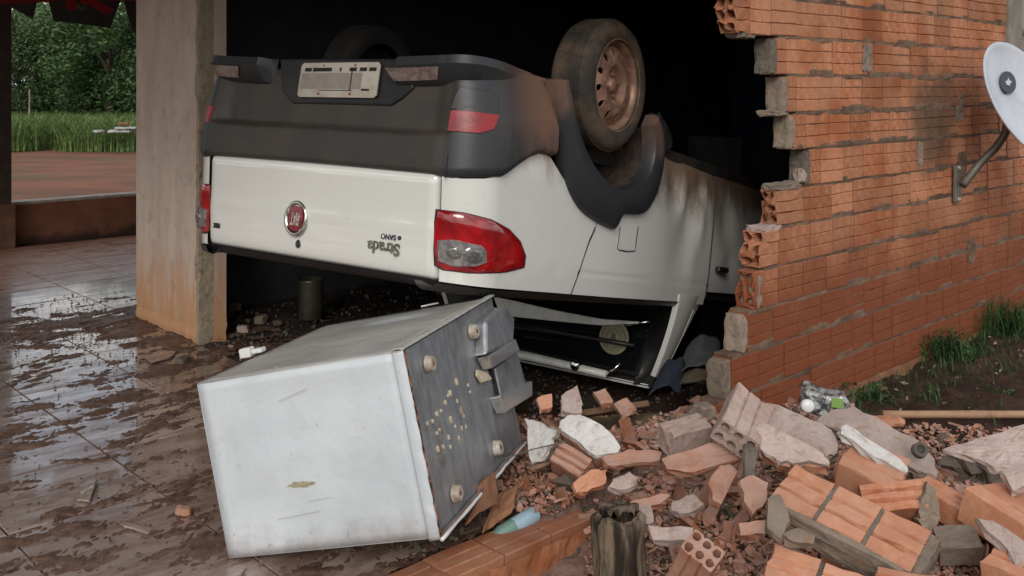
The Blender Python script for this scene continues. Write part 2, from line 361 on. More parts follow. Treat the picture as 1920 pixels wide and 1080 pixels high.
n.bump(n.noise(v, 5, 4), .5, .02); M['enamel'] = n.fin(c, n.math('ADD', .28, n.math('MULTIPLY', n.noise(v, 20, 5), .25)), spec=.5)
n = NT('galvanised'); v = n.obj()
c = n.mix(n.ramp(n.noise(n.mapv(v, (1, 3, 1)), 9, 8, .7), .3, .7), (.26, .275, .29), (.42, .43, .44))
c = n.mix(n.math('MULTIPLY', n.ramp(n.noise(v, 5, 7, .72), .60, .72), .6), c, (.20, .11, .06))
n.bump(n.noise(v, 60, 5), .1, .003); M['galv'] = n.fin(c, n.math('ADD', .30, n.math('MULTIPLY', n.noise(v, 12, 5), .3)), .75)
M['galv_bright'] = simple('bracket_steel', (.50, .50, .50), .35, .7, c2=(.33, .16, .08), sc=14, lo=.56, hi=.66, bst=.2)
M['rust'] = simple('rust', (.20, .075, .03), .9, c2=(.32, .15, .08), sc=30, bst=.4)
M['foot'] = simple('dirty_white_plastic', (.46, .43, .38), .5, c2=(.30, .22, .15), sc=30, bst=.2)
M['hole_pale'] = simple('insulation_foam', (.46, .37, .25), .8, c2=(.55, .48, .38), sc=60, bst=.2)
M['white_plastic'] = simple('white_plastic', (.72, .72, .72), .3, bst=0)
M['stain'] = simple('yellow_grime', (.40, .36, .24), .4, c2=(.30, .26, .17), sc=40, lo=.3, hi=.7, bst=0)

M['bamboo'] = simple('dry_pole', (.36, .22, .13), .7, c2=(.27, .15, .09), sc=14, bst=.2)
M['plank'] = simple('raw_plank', (.23, .13, .075), .8, c2=(.15, .085, .05), sc=10, bs=40, bst=.3)
n = NT('rotten_wood'); v = n.obj(); g = n.noise(n.mapv(v, (7, 7, .9)), 3, 8, .68)
c = n.mix(n.ramp(g, .40, .62), (.035, .026, .02), (.25, .185, .13)); n.bump(g, 1.0, .03); M['stump'] = n.fin(c, .95, spec=.2)
M['pipe_dark'] = simple('grey_steel_tube', (.13, .12, .105), .5, .3, c2=(.18, .155, .125), sc=20, bst=.15)
M['dish'] = simple('dish_enamel', (.52, .55, .60), .35, c2=(.44, .47, .52), sc=6, bst=.05)
M['logo_dark'] = simple('logo_charcoal', (.035, .037, .045), .5, bst=0)
M['pewter'] = simple('dull_aluminium', (.30, .27, .23), .38, .8, c2=(.20, .17, .14), sc=9, bst=.1)
n = NT('bottle_film'); v = n.obj()
c = n.mix(n.ramp(n.noise(n.mapv(v, (1, 1, 1)), 24, 6, .7), .42, .56), (.06, .065, .07), (.40, .41, .40)); n.bump(n.noise(v, 35, 4), .9, .02); M['bottle'] = n.fin(c, .15, .2, coat=.6)
M['label_green'] = simple('green_label', (.22, .38, .10), .4, bst=0)
M['blue_bottle'] = simple('blue_plastic', (.30, .44, .53), .2, c2=(.36, .50, .58), sc=9, bst=.05, coat=.5)
M['green_bottle'] = simple('green_plastic', (.15, .26, .22), .2, bst=0, coat=.5)
M['label_red'] = simple('red_label', (.35, .03, .04), .4, c2=(.6, .6, .6), sc=30, lo=.5, hi=.55, bst=0)
M['cardboard'] = simple('wet_cardboard', (.27, .125, .06), .8, c2=(.17, .075, .04), sc=6, bst=.3)
M['sand'] = simple('wet_sand', (.13, .088, .045), .95, c2=(.08, .055, .03), sc=14, bs=70, bst=.8, bd=.01)
M['blue_cloth'] = simple('navy_cloth', (.012, .018, .035), .9, bst=.3)
M['grey_cloth'] = simple('grey_cloth', (.075, .085, .085), .9, c2=(.05, .055, .06), sc=9, bst=.3)
M['olive_cloth'] = simple('khaki_cloth', (.085, .066, .033), .9, bst=.3)
M['tarp_red'] = simple('red_tarp', (.30, .016, .022), .5, c2=(.20, .012, .016), sc=4, bst=.1)
M['tarp_dark'] = simple('black_tarp', (.030, .030, .028), .6, c2=(.045, .042, .038), sc=4, bst=.1)
M['print_grey'] = simple('grey_print', (.15, .15, .14), .6, bst=0)
M['concrete'] = simple('rough_concrete', (.19, .17, .14), .9, c2=(.27, .24, .20), sc=7, bs=40, bst=.5)
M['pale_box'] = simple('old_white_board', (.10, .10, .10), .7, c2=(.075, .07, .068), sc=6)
def leafmat(name, a, b, tr=.25):
    n = NT(name); c = n.mix(n.noise(n.pos(), 1.1, 4), a, b)
    c = n.mix(n.ramp(n.noise(n.pos(), 9, 2), .35, .65), c, tuple(x*.6 for x in a))
    n.fin(c, .55, spec=.3)
    t = n.new('ShaderNodeBsdfTranslucent'); n.L(c, t.inputs[0]); ms = n.new('ShaderNodeMixShader'); ms.inputs[0].default_value = tr
    n.L(n.b.outputs[0], ms.inputs[1]); n.L(t.outputs[0], ms.inputs[2]); n.L(ms.outputs[0], n.t.nodes['Material Output'].inputs[0]); return n.m
M['leaf'] = leafmat('leaf_green', (.085, .155, .055), (.15, .24, .09))
M['leaf2'] = leafmat('leaf_green_pale', (.11, .18, .07), (.18, .27, .11))
M['grass'] = leafmat('grass_green', (.17, .27, .08), (.27, .36, .14))
M['weed'] = leafmat('weed_green', (.035, .085, .022), (.075, .15, .04))
M['dryleaf'] = simple('dry_leaf', (.20, .14, .09), .8, c2=(.38, .33, .27), sc=2, bst=0)
M['bark'] = simple('bark', (.09, .065, .045), .9, c2=(.05, .036, .026), sc=12, bst=.5)
M['paper'] = simple('pale_scrap', (.45, .48, .50), .6, c2=(.3, .3, .28), sc=6, bst=0)
print('materials done')

# ------------------------------------------------------------------ brick shapes
def rib_brick(name, Lx=.188, Ht=.145, T=.09, seg=1, jag=(0, 0), jit=.0, seed=0, holes=False, groove=.006, back=True, rows=3, cols=2, wall=.35):
    """hollow clay block: length x, ribbed faces at z=0 (front) and z=-T, height along y"""
    rnd = random.Random(seed); g = groove; gw = .0045; b = .004
    gw = max(gw, groove*.6)
    front = [(b, 0.0), (Ht/3-gw, 0.0), (Ht/3, -g), (Ht/3+gw, 0.0), (2*Ht/3-gw, 0.0), (2*Ht/3, -g), (2*Ht/3+gw, 0.0), (Ht-b, 0.0)]
    bk = [(Ht-y, -T-z) for y, z in front] if back else [(Ht-b, -T), (b, -T)]
    prof = front+[(Ht, -b), (Ht, -T+b)]+bk+[(0, -T+b), (0, -b)]
    bm = bmesh.new(); xs = [Lx*i/seg for i in range(seg+1)]
    def ends(x, y, z, which):
        k = jag[which]
        if not k: return 0
        s = mnoise.noise(Vector((y*18+seed*3.1, z*18, which*7.7+seed)))*1.1+rnd.uniform(-.25, .25)
        return s*k
    loops = []
    def ring(pts):
        rings = []
        for i, x in enumerate(xs):
            ring_ = []
            for (y, z) in pts:
                dx = ends(x, y, z, 0) if i == 0 else (ends(x, y, z, 1) if i == len(xs)-1 else 0)
                j = jit
                ring_.append(bm.verts.new((x+dx, y+rnd.uniform(-j, j), z+rnd.uniform(-j, j))))
            rings.append(ring_)
        m = len(pts)
        for i in range(seg):
            for k in range(m):
                try: bm.faces.new((rings[i][k], rings[i][(k+1) % m], rings[i+1][(k+1) % m], rings[i+1][k]))
                except ValueError: pass
        return rings
    R0 = ring(prof); allr = [R0]
    if holes:
        for r in range(rows):
            for c in range(cols):
                cy = Ht*(r+.5)/rows; cz = -T*(c+.5)/cols; ry = Ht/rows*wall; rz = T/cols*wall
                allr.append(ring([(cy+ry*math.cos(-2*math.pi*k/8+.39), cz+rz*math.sin(-2*math.pi*k/8+.39)) for k in range(8)]))
        for e in (0, -1):
            ed = []
            for rr in allr:
                q = rr[e]
                for k in range(len(q)):
                    x = bm.edges.get((q[k], q[(k+1) % len(q)]))
                    if x: ed.append(x)
            bmesh.ops.triangle_fill(bm, use_beauty=True, use_dissolve=False, edges=ed, normal=(1, 0, 0))
    else:
        bm.faces.new(R0[0][::-1]); bm.faces.new(R0[-1])
    bmesh.ops.recalc_face_normals(bm, faces=bm.faces)
    me = bpy.data.meshes.new(name); bm.to_mesh(me); bm.free(); return me
def lump(name, dims, seed=0, cuts=3, amt=.25, chop=0):
    """irregular broken block: subdivided box pushed by noise"""
    bm = bmesh.new(); bmesh.ops.create_cube(bm, size=1.0)
    bmesh.ops.subdivide_edges(bm, edges=bm.edges[:], cuts=cuts, use_grid_fill=True)
    rnd = random.Random(seed)
    mn = min(dims)
    for v in bm.verts:
        p = Vector((v.co.x*dims[0], v.co.y*dims[1], v.co.z*dims[2]))
        e = sum(abs(c) > .49 for c in v.co)
        q = p/mn*1.3+Vector((seed*3.7, seed*1.3, seed*.7))
        n1 = mnoise.noise_vector(q); n2 = mnoise.noise_vector(q*2.7)
        p += n1*mn*amt+n2*mn*amt*.45
        if e >= 2: p -= Vector((v.co.x*dims[0], v.co.y*dims[1], v.co.z*dims[2]))*rnd.uniform(0, .14)*(e-1)
        v.co = p
    me = bpy.data.meshes.new(name); bm.to_mesh(me); bm.free(); return me
def hull(name, pts):
    bm = bmesh.new()
    for p in pts: bm.verts.new(p)
    r = bmesh.ops.convex_hull(bm, input=bm.verts[:])
    bmesh.ops.delete(bm, geom=[v for v in bm.verts if not v.link_faces], context='VERTS')
    bmesh.ops.recalc_face_normals(bm, faces=bm.faces)
    me = bpy.data.meshes.new(name); bm.to_mesh(me); bm.free(); return me
def slab(name, poly, T, seed=0, rough=.004, n=1):
    """broken plate: outline poly (x, y), thickness T below z=0, worn edges"""
    rnd = random.Random(seed); P = []
    for i in range(len(poly)):
        a = Vector(poly[i]).to_2d() if len(poly[i]) == 2 else Vector(poly[i]); b = Vector(poly[(i+1) % len(poly)])
        for k in range(3): P.append(a.lerp(b, k/3)+Vector((rnd.uniform(-1, 1), rnd.uniform(-1, 1)))*rough*(1 if k else .3))
    m = len(P); c = sum(P, Vector((0, 0)))/m
    mb = MB(); vs = []
    layers = [(1.0, 0), (1.0, -T*.5), (.97, -T)]
    for s, z in layers:
        for p in P:
            q = c+(p-c)*s+Vector((rnd.uniform(-1, 1), rnd.uniform(-1, 1)))*rough*(1.3 if z else .0); vs.append((q.x, q.y, z+(rnd.uniform(-1, 1)*rough*.4 if z else rnd.uniform(-1, 0)*rough*.3)))
    nv = len(vs); cen = [(c+(p-c)*.5) for p in P]
    vs += [(q.x, q.y, rnd.uniform(-1, .6)*rough*.5) for q in cen]; vs += [(c.x, c.y, 0), (c.x, c.y, -T)]
    fs = []
    for l in range(2):
        for k in range(m): fs.append((l*m+k, (l+1)*m+k, (l+1)*m+(k+1) % m, l*m+(k+1) % m))
    for k in range(m):
        fs.append((k, (k+1) % m, nv+(k+1) % m, nv+k)); fs.append((nv+k, nv+(k+1) % m, nv+m)); fs.append((2*m+(k+1) % m, 2*m+k, nv+m+1))
    mb.add(vs, fs); return mb.mesh(name)

# ------------------------------------------------------------------ ground
def S_(x, a, b): t = max(0, min(1, (x-a)/(b-a))); return t*t*(3-2*t)
def dep(x, y):
    a = VA.x*x+VA.y*y; b = VB.x*x+VB.y*y
    return .24*S_(a, 2.75, 3.15)*S_(b, 2.42, 2.75)*(1-S_(b, 4.3, 4.7))
def zg(x, y):                                                    # ground level outside the house
    b = VB.x*x+VB.y*y
    base = -.09 if b < 2.2 else 0
    if b < 2.2:
        a = VA.x*x+VA.y*y; base += .09*max(0, min(1, (a-2.6)/1.6))
    return base
g = MB(); NX = 130
def gx(i): t = i/NX*2-1; return 60*math.copysign(abs(t)**2.2, t)
vs = []; fs = []
for i in range(NX+1):
    for j in range(NX+1):
        x = gx(i)+.5; y = gx(j)+4
        if math.hypot(x, y) > 0: z = zg(x, y)+.02*mnoise.noise(Vector((x*2.3, y*2.3, 0)))+.012*mnoise.noise(Vector((x*7, y*7, 3)))
        b = VB.x*x+VB.y*y
        if 1.8 < b: z = min(z, -.035)-.02-(.25 if 2.2 < b < 5.5 else 0)
        a = VA.x*x+VA.y*y
        if b > 9.5: z = -.10+.05*mnoise.noise(Vector((x*.4, y*.4, 5)))
        vs.append((x, y, z))
for i in range(NX):
    for j in range(NX): k = i*(NX+1)+j; fs.append((k, k+NX+1, k+NX+2, k+1))
g.add(vs, fs); tag(obj('ground', g, M['soil'], smooth=True), kind='structure')
g = MB(); g.add([(-400, -400, -.25), (400, -400, -.25), (400, 400, -.25), (-400, 400, -.25)], [(0, 1, 2, 3)])
tag(obj('far_ground', g, M['soil']), kind='structure')
# fine soil of the flower bed by the brick wall (close to the camera, so its clods are geometry)
g = MB(); vs = []; fs = []; n1, n2 = 170, 110
for i in range(n1+1):
    for j in range(n2+1):
        a = 2.2+5.8*i/n1; b = .2+2.04*j/n2; p = H(a, b)
        z = zg(p.x, p.y)+.02+.030*mnoise.noise(Vector((p.x*3, p.y*3, 0)))+.022*mnoise.noise(Vector((p.x*11, p.y*11, 1)))+.012*mnoise.noise(Vector((p.x*31, p.y*31, 2)))
        z -= .03*max(0, (b-2.0)/.2)
        if b < .3 or a > 7.9: z -= .08
        vs.append((p.x, p.y, z))
for i in range(n1):
    for j in range(n2): k = i*(n2+1)+j; fs.append((k, k+n2+1, k+n2+2, k+1))
g.add(vs, fs); tag(obj('garden_bed', g, M['soil'], smooth=True), kind='structure')

# ------------------------------------------------------------------ porch floor, tile by tile
slabm = MB()
def hq(mb, a0, a1, b0, b1, z0, z1): mb.box((a0, b0, z0), (a1, b1, z1), HM); return mb
hq(slabm, -4.0, 2.42, 2.28, 9.30, -.2, -.010); hq(slabm, 2.42, 5.4, 5.93, 9.30, -.2, -.010)
floor = tag(obj('porch_floor', slabm, M['grout']), kind='structure')
TS = .485
tmes = []
for k in range(5):
    rnd = random.Random(k); m = MB(); e = .0035
    dz = [rnd.uniform(-.0012, .0012) for _ in range(4)]
    x0, x1 = e, TS-e
    vs = [(x0, x0, -.012), (x1, x0, -.012), (x1, x1, -.012), (x0, x1, -.012), (x0, x0, -.0015), (x1, x0, -.0015), (x1, x1, -.0015), (x0, x1, -.0015),
          (x0+.002, x0+.002, dz[0]), (x1-.002, x0+.002, dz[1]), (x1-.002, x1-.002, dz[2]), (x0+.002, x1-.002, dz[3])]
    m.add(vs, [(0, 1, 5, 4), (1, 2, 6, 5), (2, 3, 7, 6), (3, 0, 4, 7), (4, 5, 9, 8), (5, 6, 10, 9), (6, 7, 11, 10), (7, 4, 8, 11), (8, 9, 10, 11)])
    tmes.append(m.mesh('tile', mats=(M['tile'],)))
for i in range(-8, 9):
    for j in range(-4, 12):
        a = .96+TS*i; b = 3.80+TS*j
        if b < 2.28 or b+TS > 9.32: continue
        if a+TS > 2.44 and b < 5.9: continue
        if a < -2.9 : continue
        put('tile', tmes[(i*7+j*3) % 5], None, floor, HM @ Matrix.Translation((a, b, 0)))
# mud smeared over the tiles: real relief, thin where it was wiped
a0, a1, b0, b1, st = -.6, 2.9, 2.30, 7.2, .0105
na, nb = int((a1-a0)/st), int((b1-b0)/st)
hm = np.zeros((na+1, nb+1))
for i in range(na+1):
    for j in range(nb+1):
        a = a0+i*st; b = b0+j*st
        wv = mnoise.noise(Vector((a*1.7, b*1.7, 9)))*.25
        s = mnoise.fractal(Vector((a*4.2+wv*2, b*9.0+wv*4, 1.7)), .42, 2.2, 8)
        bl = mnoise.noise(Vector((a*1.3, b*1.3, 4)))
        dens = -.17+.30*bl
        dens += .20*max(0, 1-(b-2.3)/1.7)                          # thick near the fridge
        dens += .34*math.exp(-((b-5.9+.3*(a-2))/.38)**2)*(1 if a > 1.0 else .5)     # line of debris by the column
        dens += .38*max(0, 1-abs(a-2.55)/.55)*(1 if b < 5.4 else .3)
        if b > 6.2: dens -= (b-6.2)*.8
        hm[i, j] = s*.62+dens-.02
vs = []; idx = -np.ones((na+1, nb+1), int); fs = []
def mz(h): return min(.012, .0006+.022*max(h, 0)) if h > 0 else -.002
for i in range(na):
    for j in range(nb):
        q = [(i, j), (i+1, j), (i+1, j+1), (i, j+1)]
        if max(hm[c] for c in q) > 0.0:
            f = []
            for c in q:
                if idx[c] < 0:
                    idx[c] = len(vs); a = a0+c[0]*st; b = b0+c[1]*st; p = H(a, b)
                    vs.append((p.x, p.y, mz(hm[c])))
                f.append(idx[c])
            fs.append(tuple(f))
g = MB(); g.add(vs, fs); tag(obj('mud_smear', g, M['mud'], smooth=True), 'dark brown wet mud smeared across the porch tiles', 'mud', kind='stuff')
# inside of the house
g = MB(); vs = []; fs = []; n1, n2 = 90, 60
for i in range(n1+1):
    for j in range(n2+1):
        a = 2.42+6.1*i/n1; b = 2.28+3.6*j/n2; p = H(a, b)
        z = -.012-dep(p.x, p.y)+.02*mnoise.noise(Vector((p.x*4, p.y*4, 0)))+.02*mnoise.noise(Vector((p.x*13, p.y*13, 1)))
        vs.append((p.x, p.y, z))
for i in range(n1):
    for j in range(n2): k = i*(n2+1)+j; fs.append((k, k+n2+1, k+n2+2, k+1))
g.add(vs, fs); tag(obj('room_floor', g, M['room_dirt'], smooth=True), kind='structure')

# ------------------------------------------------------------------ house shell
def hb(mb, a0, a1, b0, b1, z0, z1): return mb.box((a0, b0, z0), (a1, b1, z1), HM)
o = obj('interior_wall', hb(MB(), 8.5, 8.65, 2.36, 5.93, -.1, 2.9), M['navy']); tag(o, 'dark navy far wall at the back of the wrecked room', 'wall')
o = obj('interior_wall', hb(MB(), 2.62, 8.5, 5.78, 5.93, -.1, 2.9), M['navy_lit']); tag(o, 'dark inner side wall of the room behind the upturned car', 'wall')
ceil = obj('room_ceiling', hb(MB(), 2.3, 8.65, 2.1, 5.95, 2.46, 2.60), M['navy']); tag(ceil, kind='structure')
o = obj('lintel_beam', hb(MB(), 2.42, 2.60, 2.27, 5.04, 2.12, 2.45), M['column']); tag(o, 'rendered beam across the front opening over the upturned car', 'beam')
# porch roof on battens
rf = empty('porch_roof', HM @ Matrix.Translation((0, 0, 2.80)))
tag(rf, 'low tiled porch roof on dark timber over the muddy tiles', 'roof')
obj('roof_deck', MB().box((-1.7, 2.15, 0), (9.4, 9.7, .05)), M['roof_under'], rf)
for k in range(2, 14):
    obj('rafter', MB().box((-3.3+k*.95, 2.25, -.12), (-3.23+k*.95, 9.6, -.001)), M['post'], rf)
g = MB()
for k in range(7, 43):
    a = -3.75+.3*k
    vs = []; fs = []
    for s in range(7):
        th = math.pi*s/6
        for bb in (2.1, 9.75): vs.append((a+.11-.11*math.cos(th), bb, .052+.07*math.sin(th)))
    for s in range(6): fs.append((2*s, 2*s+1, 2*s+3, 2*s+2))
    g.add(vs, fs)
obj('roof_tile', g, M['rooftile'], rf, smooth=True)['kind'] = 'stuff'
# ---- column with broken plaster edge
cl = empty('plaster_column', HM @ Matrix.Translation((2.42, 5.055, 0))); tag(cl, 'wide whitewashed column stub with rust red foot left of the car', 'column')
g = MB(); NZ = 60
vs = []; fs = []
prof = []                                                       # local x=a (thickness .17), y=b (width .80)
for k in range(NZ+1):
    z = -.05+2.5*k/NZ
    ch = .012*mnoise.noise(Vector((0, 0, z*5)))+.009*mnoise.noise(Vector((0, 3, z*17)))
    ch2 = max(0, .045*mnoise.noise(Vector((5, 0, z*6)))+.012*mnoise.noise(Vector((9, 0, z*23))))
    c = .012+max(0, ch)*3.0
    ring = [(0, .825), (0, .4), (0, c+.01+ch2), (.006+ch*.3, c*.35+ch2*.8), (.018+abs(ch)*.8, .004+ch2*.3), (.09, 0+.4*abs(ch)), (.165, .003), (.17, .825)]
    if z < .10: ring = [(x-.004*math.sin(z*60), y) for x, y in ring]
    vs += [(x, y, z) for x, y in ring]
m = 8
for k in range(NZ):
    for i in range(m): fs.append((k*m+i, k*m+(i+1) % m, (k+1)*m+(i+1) % m, (k+1)*m+i))
me = MB().add(vs, fs).mesh('column_body', mats=(M['column'], M['raw_edge']))
for i, pl in enumerate(me.polygons):
    if i % m in (2, 3, 4): pl.material_index = 1
bm = bmesh.new(); bm.from_mesh(me); bmesh.ops.recalc_face_normals(bm, faces=bm.faces); bm.to_mesh(me); bm.free()
put('column_body', me, None, cl)
# ---- post, low wall at the back of the porch
tp = HM @ Matrix.Translation((2.66, 9.42, 0))
ps = empty('porch_post', tp); tag(ps, 'dark timber porch post standing at the left edge of the picture', 'post')
obj('post_shaft', MB().box((-.50, -.24, .38), (.03, .05, 2.5)), M['post'], ps, bevel=.006)
obj('post_foot', MB().box((-.55, -.27, -.05), (.055, .09, .38)), M['postfoot'], ps, bevel=.01)
lw = empty('low_porch_wall', HM @ Matrix.Translation((2.72, 9.33, 0))); tag(lw, 'knee high reddish porch wall with a pale worn top', 'wall')
obj('wall_body', MB().box((0, 0, -.1), (2.6, .14, .345)), M['low_wall'], lw)
obj('coping', MB().box((-.0, -.012, .345), (2.6, .152, .372)), M['coping'], lw, bevel=.006)
lw2 = empty('low_porch_wall', HM @ Matrix.Translation((-3.6, 9.33, 0))); tag(lw2, 'knee high reddish porch wall running left out of the picture', 'wall')
obj('wall_body', MB().box((0, 0, -.1), (5.7, .14, .345)), M['low_wall'], lw2)
# red and black tarpaulin fringe under the eave
tb = empty('awning_fringe', HM @ Matrix.Translation((2.3, 9.15, 2.05))); tag(tb, 'red and black tarpaulin fringe hanging from the porch eave', 'awning')
TBm = tb.matrix_world.copy()
def tpoly(name, pix, mat, off, th=.006, bend=0):
    P = [plane_hit(TBm, x, y, 1, off) for x, y in pix]
    g = MB(); n_ = len(P); vs = [(p.x, off, p.z) for p in P]+[(p.x, off+th, p.z) for p in P]
    g.add(vs, [tuple(range(n_)), tuple(range(2*n_-1, n_-1, -1))]+[(i, n_+i, n_+(i+1) % n_, (i+1) % n_) for i in range(n_)])
    return obj(name, g, mat, tb)
tpoly('red_strip', [(-160, -60), (420, -60), (420, -8), (250, 2), (214, 1), (140, -1), (120, 0), (60, 6), (0, 9), (-160, 12)], M['tarp_red'], .0)
tpoly('flap', [(14, 2), (70, 3), (62, 36), (40, 24), (18, 12)], M['tarp_dark'], .03)
tpoly('flap', [(90, -2), (228, -4), (218, 24), (207, 53), (160, 46), (120, 41), (101, 40), (97, 25)], M['tarp_dark'], .03)
tpoly('flap', [(230, -6), (300, -8), (300, 90), (262, 75), (248, 56), (240, 30)], M['tarp_dark'], .03)
tpoly('red_patch', [(120, -2), (145, -2), (143, 16), (136, 20), (126, 18), (122, 9)], M['tarp_red'], .015)
tpoly('red_patch', [(150, -2), (180, 0), (216, 19), (200, 29), (170, 11), (150, 5)], M['tarp_red'], .02)
q = plane_hit(TBm, 152, 14, 1, .026)
me = text_mesh('Ab', .085, .002); put('letters', me, M['print_grey'], tb, Matrix.Translation((q.x, .024, q.z)) @ Matrix.Rotation(R(90), 4, 'X'))

# ------------------------------------------------------------------ brick wall
BW, BH, BT = .195, .1605, .09
WM = fr(H(0, 2.25), VA, VZ, -VB)
bw = empty('brick_wall', WM); tag(bw, 'broken orange hollow brick wall with stepped torn edge at right', 'wall')
# the wall frame: x along the wall, y up, z outwards
starts = [3.21, 3.306, 3.417, 3.533, 3.653, 3.847, 3.904, 3.778, 3.722, 3.638, 3.437, 3.30, 3.05, 2.75, 2.42, 2.42]
variants = [rib_brick('brick', Lx=.1872, Ht=.1525, T=BT, seg=2, jit=.0011, seed=s, groove=.0055+.001*(s % 2), back=False) for s in range(7)]
for me in variants: me.materials.append(M['brick_wall'])
rest = MB(); count = 0
def mortar_len(k): return BW
jrnd = random.Random(5)
for k, a_s in enumerate(starts):
    y0 = BH*k-.002
    x = a_s; first = True; i = 0
    off = jrnd.uniform(.25, .95) if k not in (0, 3) else .6
    while x < 9.4:
        Lb = BW*(off if first and off < .8 else 1.0)
        sc = Lb/BW
        inwin = 6.28 < x+Lb and x < 7.35 and k >= 10
        if not inwin:
            vis = x < 6.9 and k <= 12
            Mx = Matrix.Translation((x+.002, y0+.005+jrnd.uniform(-.002, .002), jrnd.uniform(-.004, .0025))) @ Matrix.Rotation(jrnd.uniform(-.012, .012), 4, 'Z') @ Matrix.Rotation(jrnd.uniform(-.015, .015), 4, 'Y') @ Matrix.Diagonal((sc, 1, 1, 1))
            if vis:
                put('brick', variants[jrnd.randrange(7)], None, bw, Mx); count += 1
            else:
                rest.box((x+.003, y0+.009, -BT), (x+Lb-.003, y0+.156, 0))
        x += Lb; first = False
o = obj('brick_rest', rest, M['brick_wall'], bw); o['kind'] = 'stuff'
# mortar core, one course each, recessed behind the brick faces
for k, a_s in enumerate(starts):
    for (x0, x1) in ([(a_s+.004, 9.4)] if k < 10 else [(a_s+.004, 6.28), (7.37, 9.4)]):
        if x1 <= x0: continue
        g = MB(); n_ = max(2, int((x1-x0)/.05)); rnd = random.Random(k+90)
        def fn(u, v, x0=x0, x1=x1, k=k):
            xx = x0+(x1-x0)*u
            yy = BH*k+.002+(BH*1.0+.004)*v
            zz = -.0035+.0035*mnoise.noise(Vector((xx*19, yy*25, k)))
            if v < .12 or v > .88: zz += .0015+.003*mnoise.noise(Vector((xx*40, yy*40, 3)))
            return (xx, yy, min(zz, -.0005)-(.004 if .15 < v < .85 else 0))
        g.grid(fn, n_, 10)
        g.box((x0, BH*k, -BT+.004), (x1, BH*(k+1)+.006, -.012))
        obj('mortar_bed', g, M['bed'], bw)
# torn ends: hollow stubs and mortar plugs, as at each course of the photograph
def stub(k, dx, L_, mat, holes=True, seed=0, dy=0, dz=0, sz=1):
    me = rib_brick('broken_brick', Lx=L_, Ht=.146, T=BT, seg=2, jag=(.045, 0), jit=.004, seed=seed, holes=holes, wall=.38)
    return put('broken_brick', me, mat, bw, Matrix.Translation((starts[k]-dx, BH*k+.008+dy, -.002+dz)))
def plug(k, w, seed, mat=None, h=.15):
    me = lump('mortar_plug', (w, h, BT*.96), seed, 4, .10)
    return put('mortar_plug', me, mat or M['mortar'], bw, Matrix.Translation((starts[k]-w*.35, BH*k+.078, -BT*.5)))
plug(9, .05, 1, M['mortar_dark']); plug(8, .045, 2, M['mortar']); plug(7, .04, 3, M['mortar']); plug(6, .035, 4, M['mortar_dark']); plug(2, .05, 5)
plug(1, .06, 6); plug(0, .07, 7); plug(3, .05, 8)
stub(5, .20, .20, M['brick_wall'], seed=3); stub(4, .14, .14, M['brick_wall'], seed=4); stub(10, .10, .10, M['brick_wall'], seed=8)
stub(3, .06, .06, M['brick_wall'], seed=6)
me = lump('mortar_cap', (.20, .03, .085), 21, 4, .25); put('mortar_cap', me, M['mortar'], bw, Matrix.Translation((starts[5]-.10, BH*6+.005, -.045)))
me = lump('mortar_cap', (.14, .026, .085), 22, 4, .25); put('mortar_cap', me, M['plaster'], bw, Matrix.Translation((starts[4]-.05, BH*5+.0, -.045)))
me = lump('mortar_cap', (.13, .024, .08), 23, 4, .25); put('mortar_cap', me, M['mortar'], bw, Matrix.Translation((starts[8]-.05, BH*8-.002, -.045)))
me = lump('mortar_cap', (.12, .024, .08), 24, 4, .25); put('mortar_cap', me, M['mortar'], bw, Matrix.Translation((starts[10]-.0, BH*10-.002, -.045)))
me = lump('loose_chip', (.06, .05, .05), 25, 2, .3); put('loose_chip', me, M['plaster'], bw, Matrix.Translation((starts[6]-.03, BH*6+.045, -.03)))
# mortar smears wiped over some joints
for s_, (x_, y_, w_, h_) in enumerate([(5.47, 1.28, .10, .15), (5.50, .96, .11, .15), (4.42, 1.53, .09, .13), (5.62, .48, .10, .13), (4.98, 1.05, .05, .12)]):
    me = lump('mortar_smear', (w_, h_, .010), 40+s_, 5, .8)
    put('mortar_smear', me, M['bed'] if s_ % 2 else M['mortar'], bw, Matrix.Translation((x_, y_, -.001)))
# foundation course, orange render strip at the foot
g = MB(); g.grid(lambda u, v: (3.2+5*u, -.13+.15*v, .012+.010*mnoise.noise(Vector((u*40, v*3, 0)))+.02*(1-v)), 90, 4); obj('footing_render', g, M['cardboard'], bw, smooth=True)
# window at the far end of the wall
wi = empty('barred_window', WM @ Matrix.Translation((6.30, 1.60, 0))); tag(wi, 'barred window in the brick wall behind the satellite dish', 'window')
obj('jamb', MB().box((-.17, -.28, -.085), (.03, .75, .018)), M['concrete'], wi, bevel=.008)
obj('sill', MB().box((-.02, -.06, -.09), (1.1, -.003, .03)), M['concrete'], wi, bevel=.006)
obj('pane', MB().box((.03, 0, -.06), (1.06, .9, -.054)), simple('dusty_pane', (.32, .27, .20), .3, c2=(.24, .20, .15), sc=5), wi)
for k in range(9): obj('bar', MB().tube([(.09+.115*k, 0, -.015), (.09+.115*k, .9, -.015)], .006, 6), M['pipe_dark'], wi)
for k in range(3): obj('cross_bar', MB().box((.03, .12+.3*k, -.026), (1.06, .145+.3*k, -.016)), M['pipe_dark'], wi)

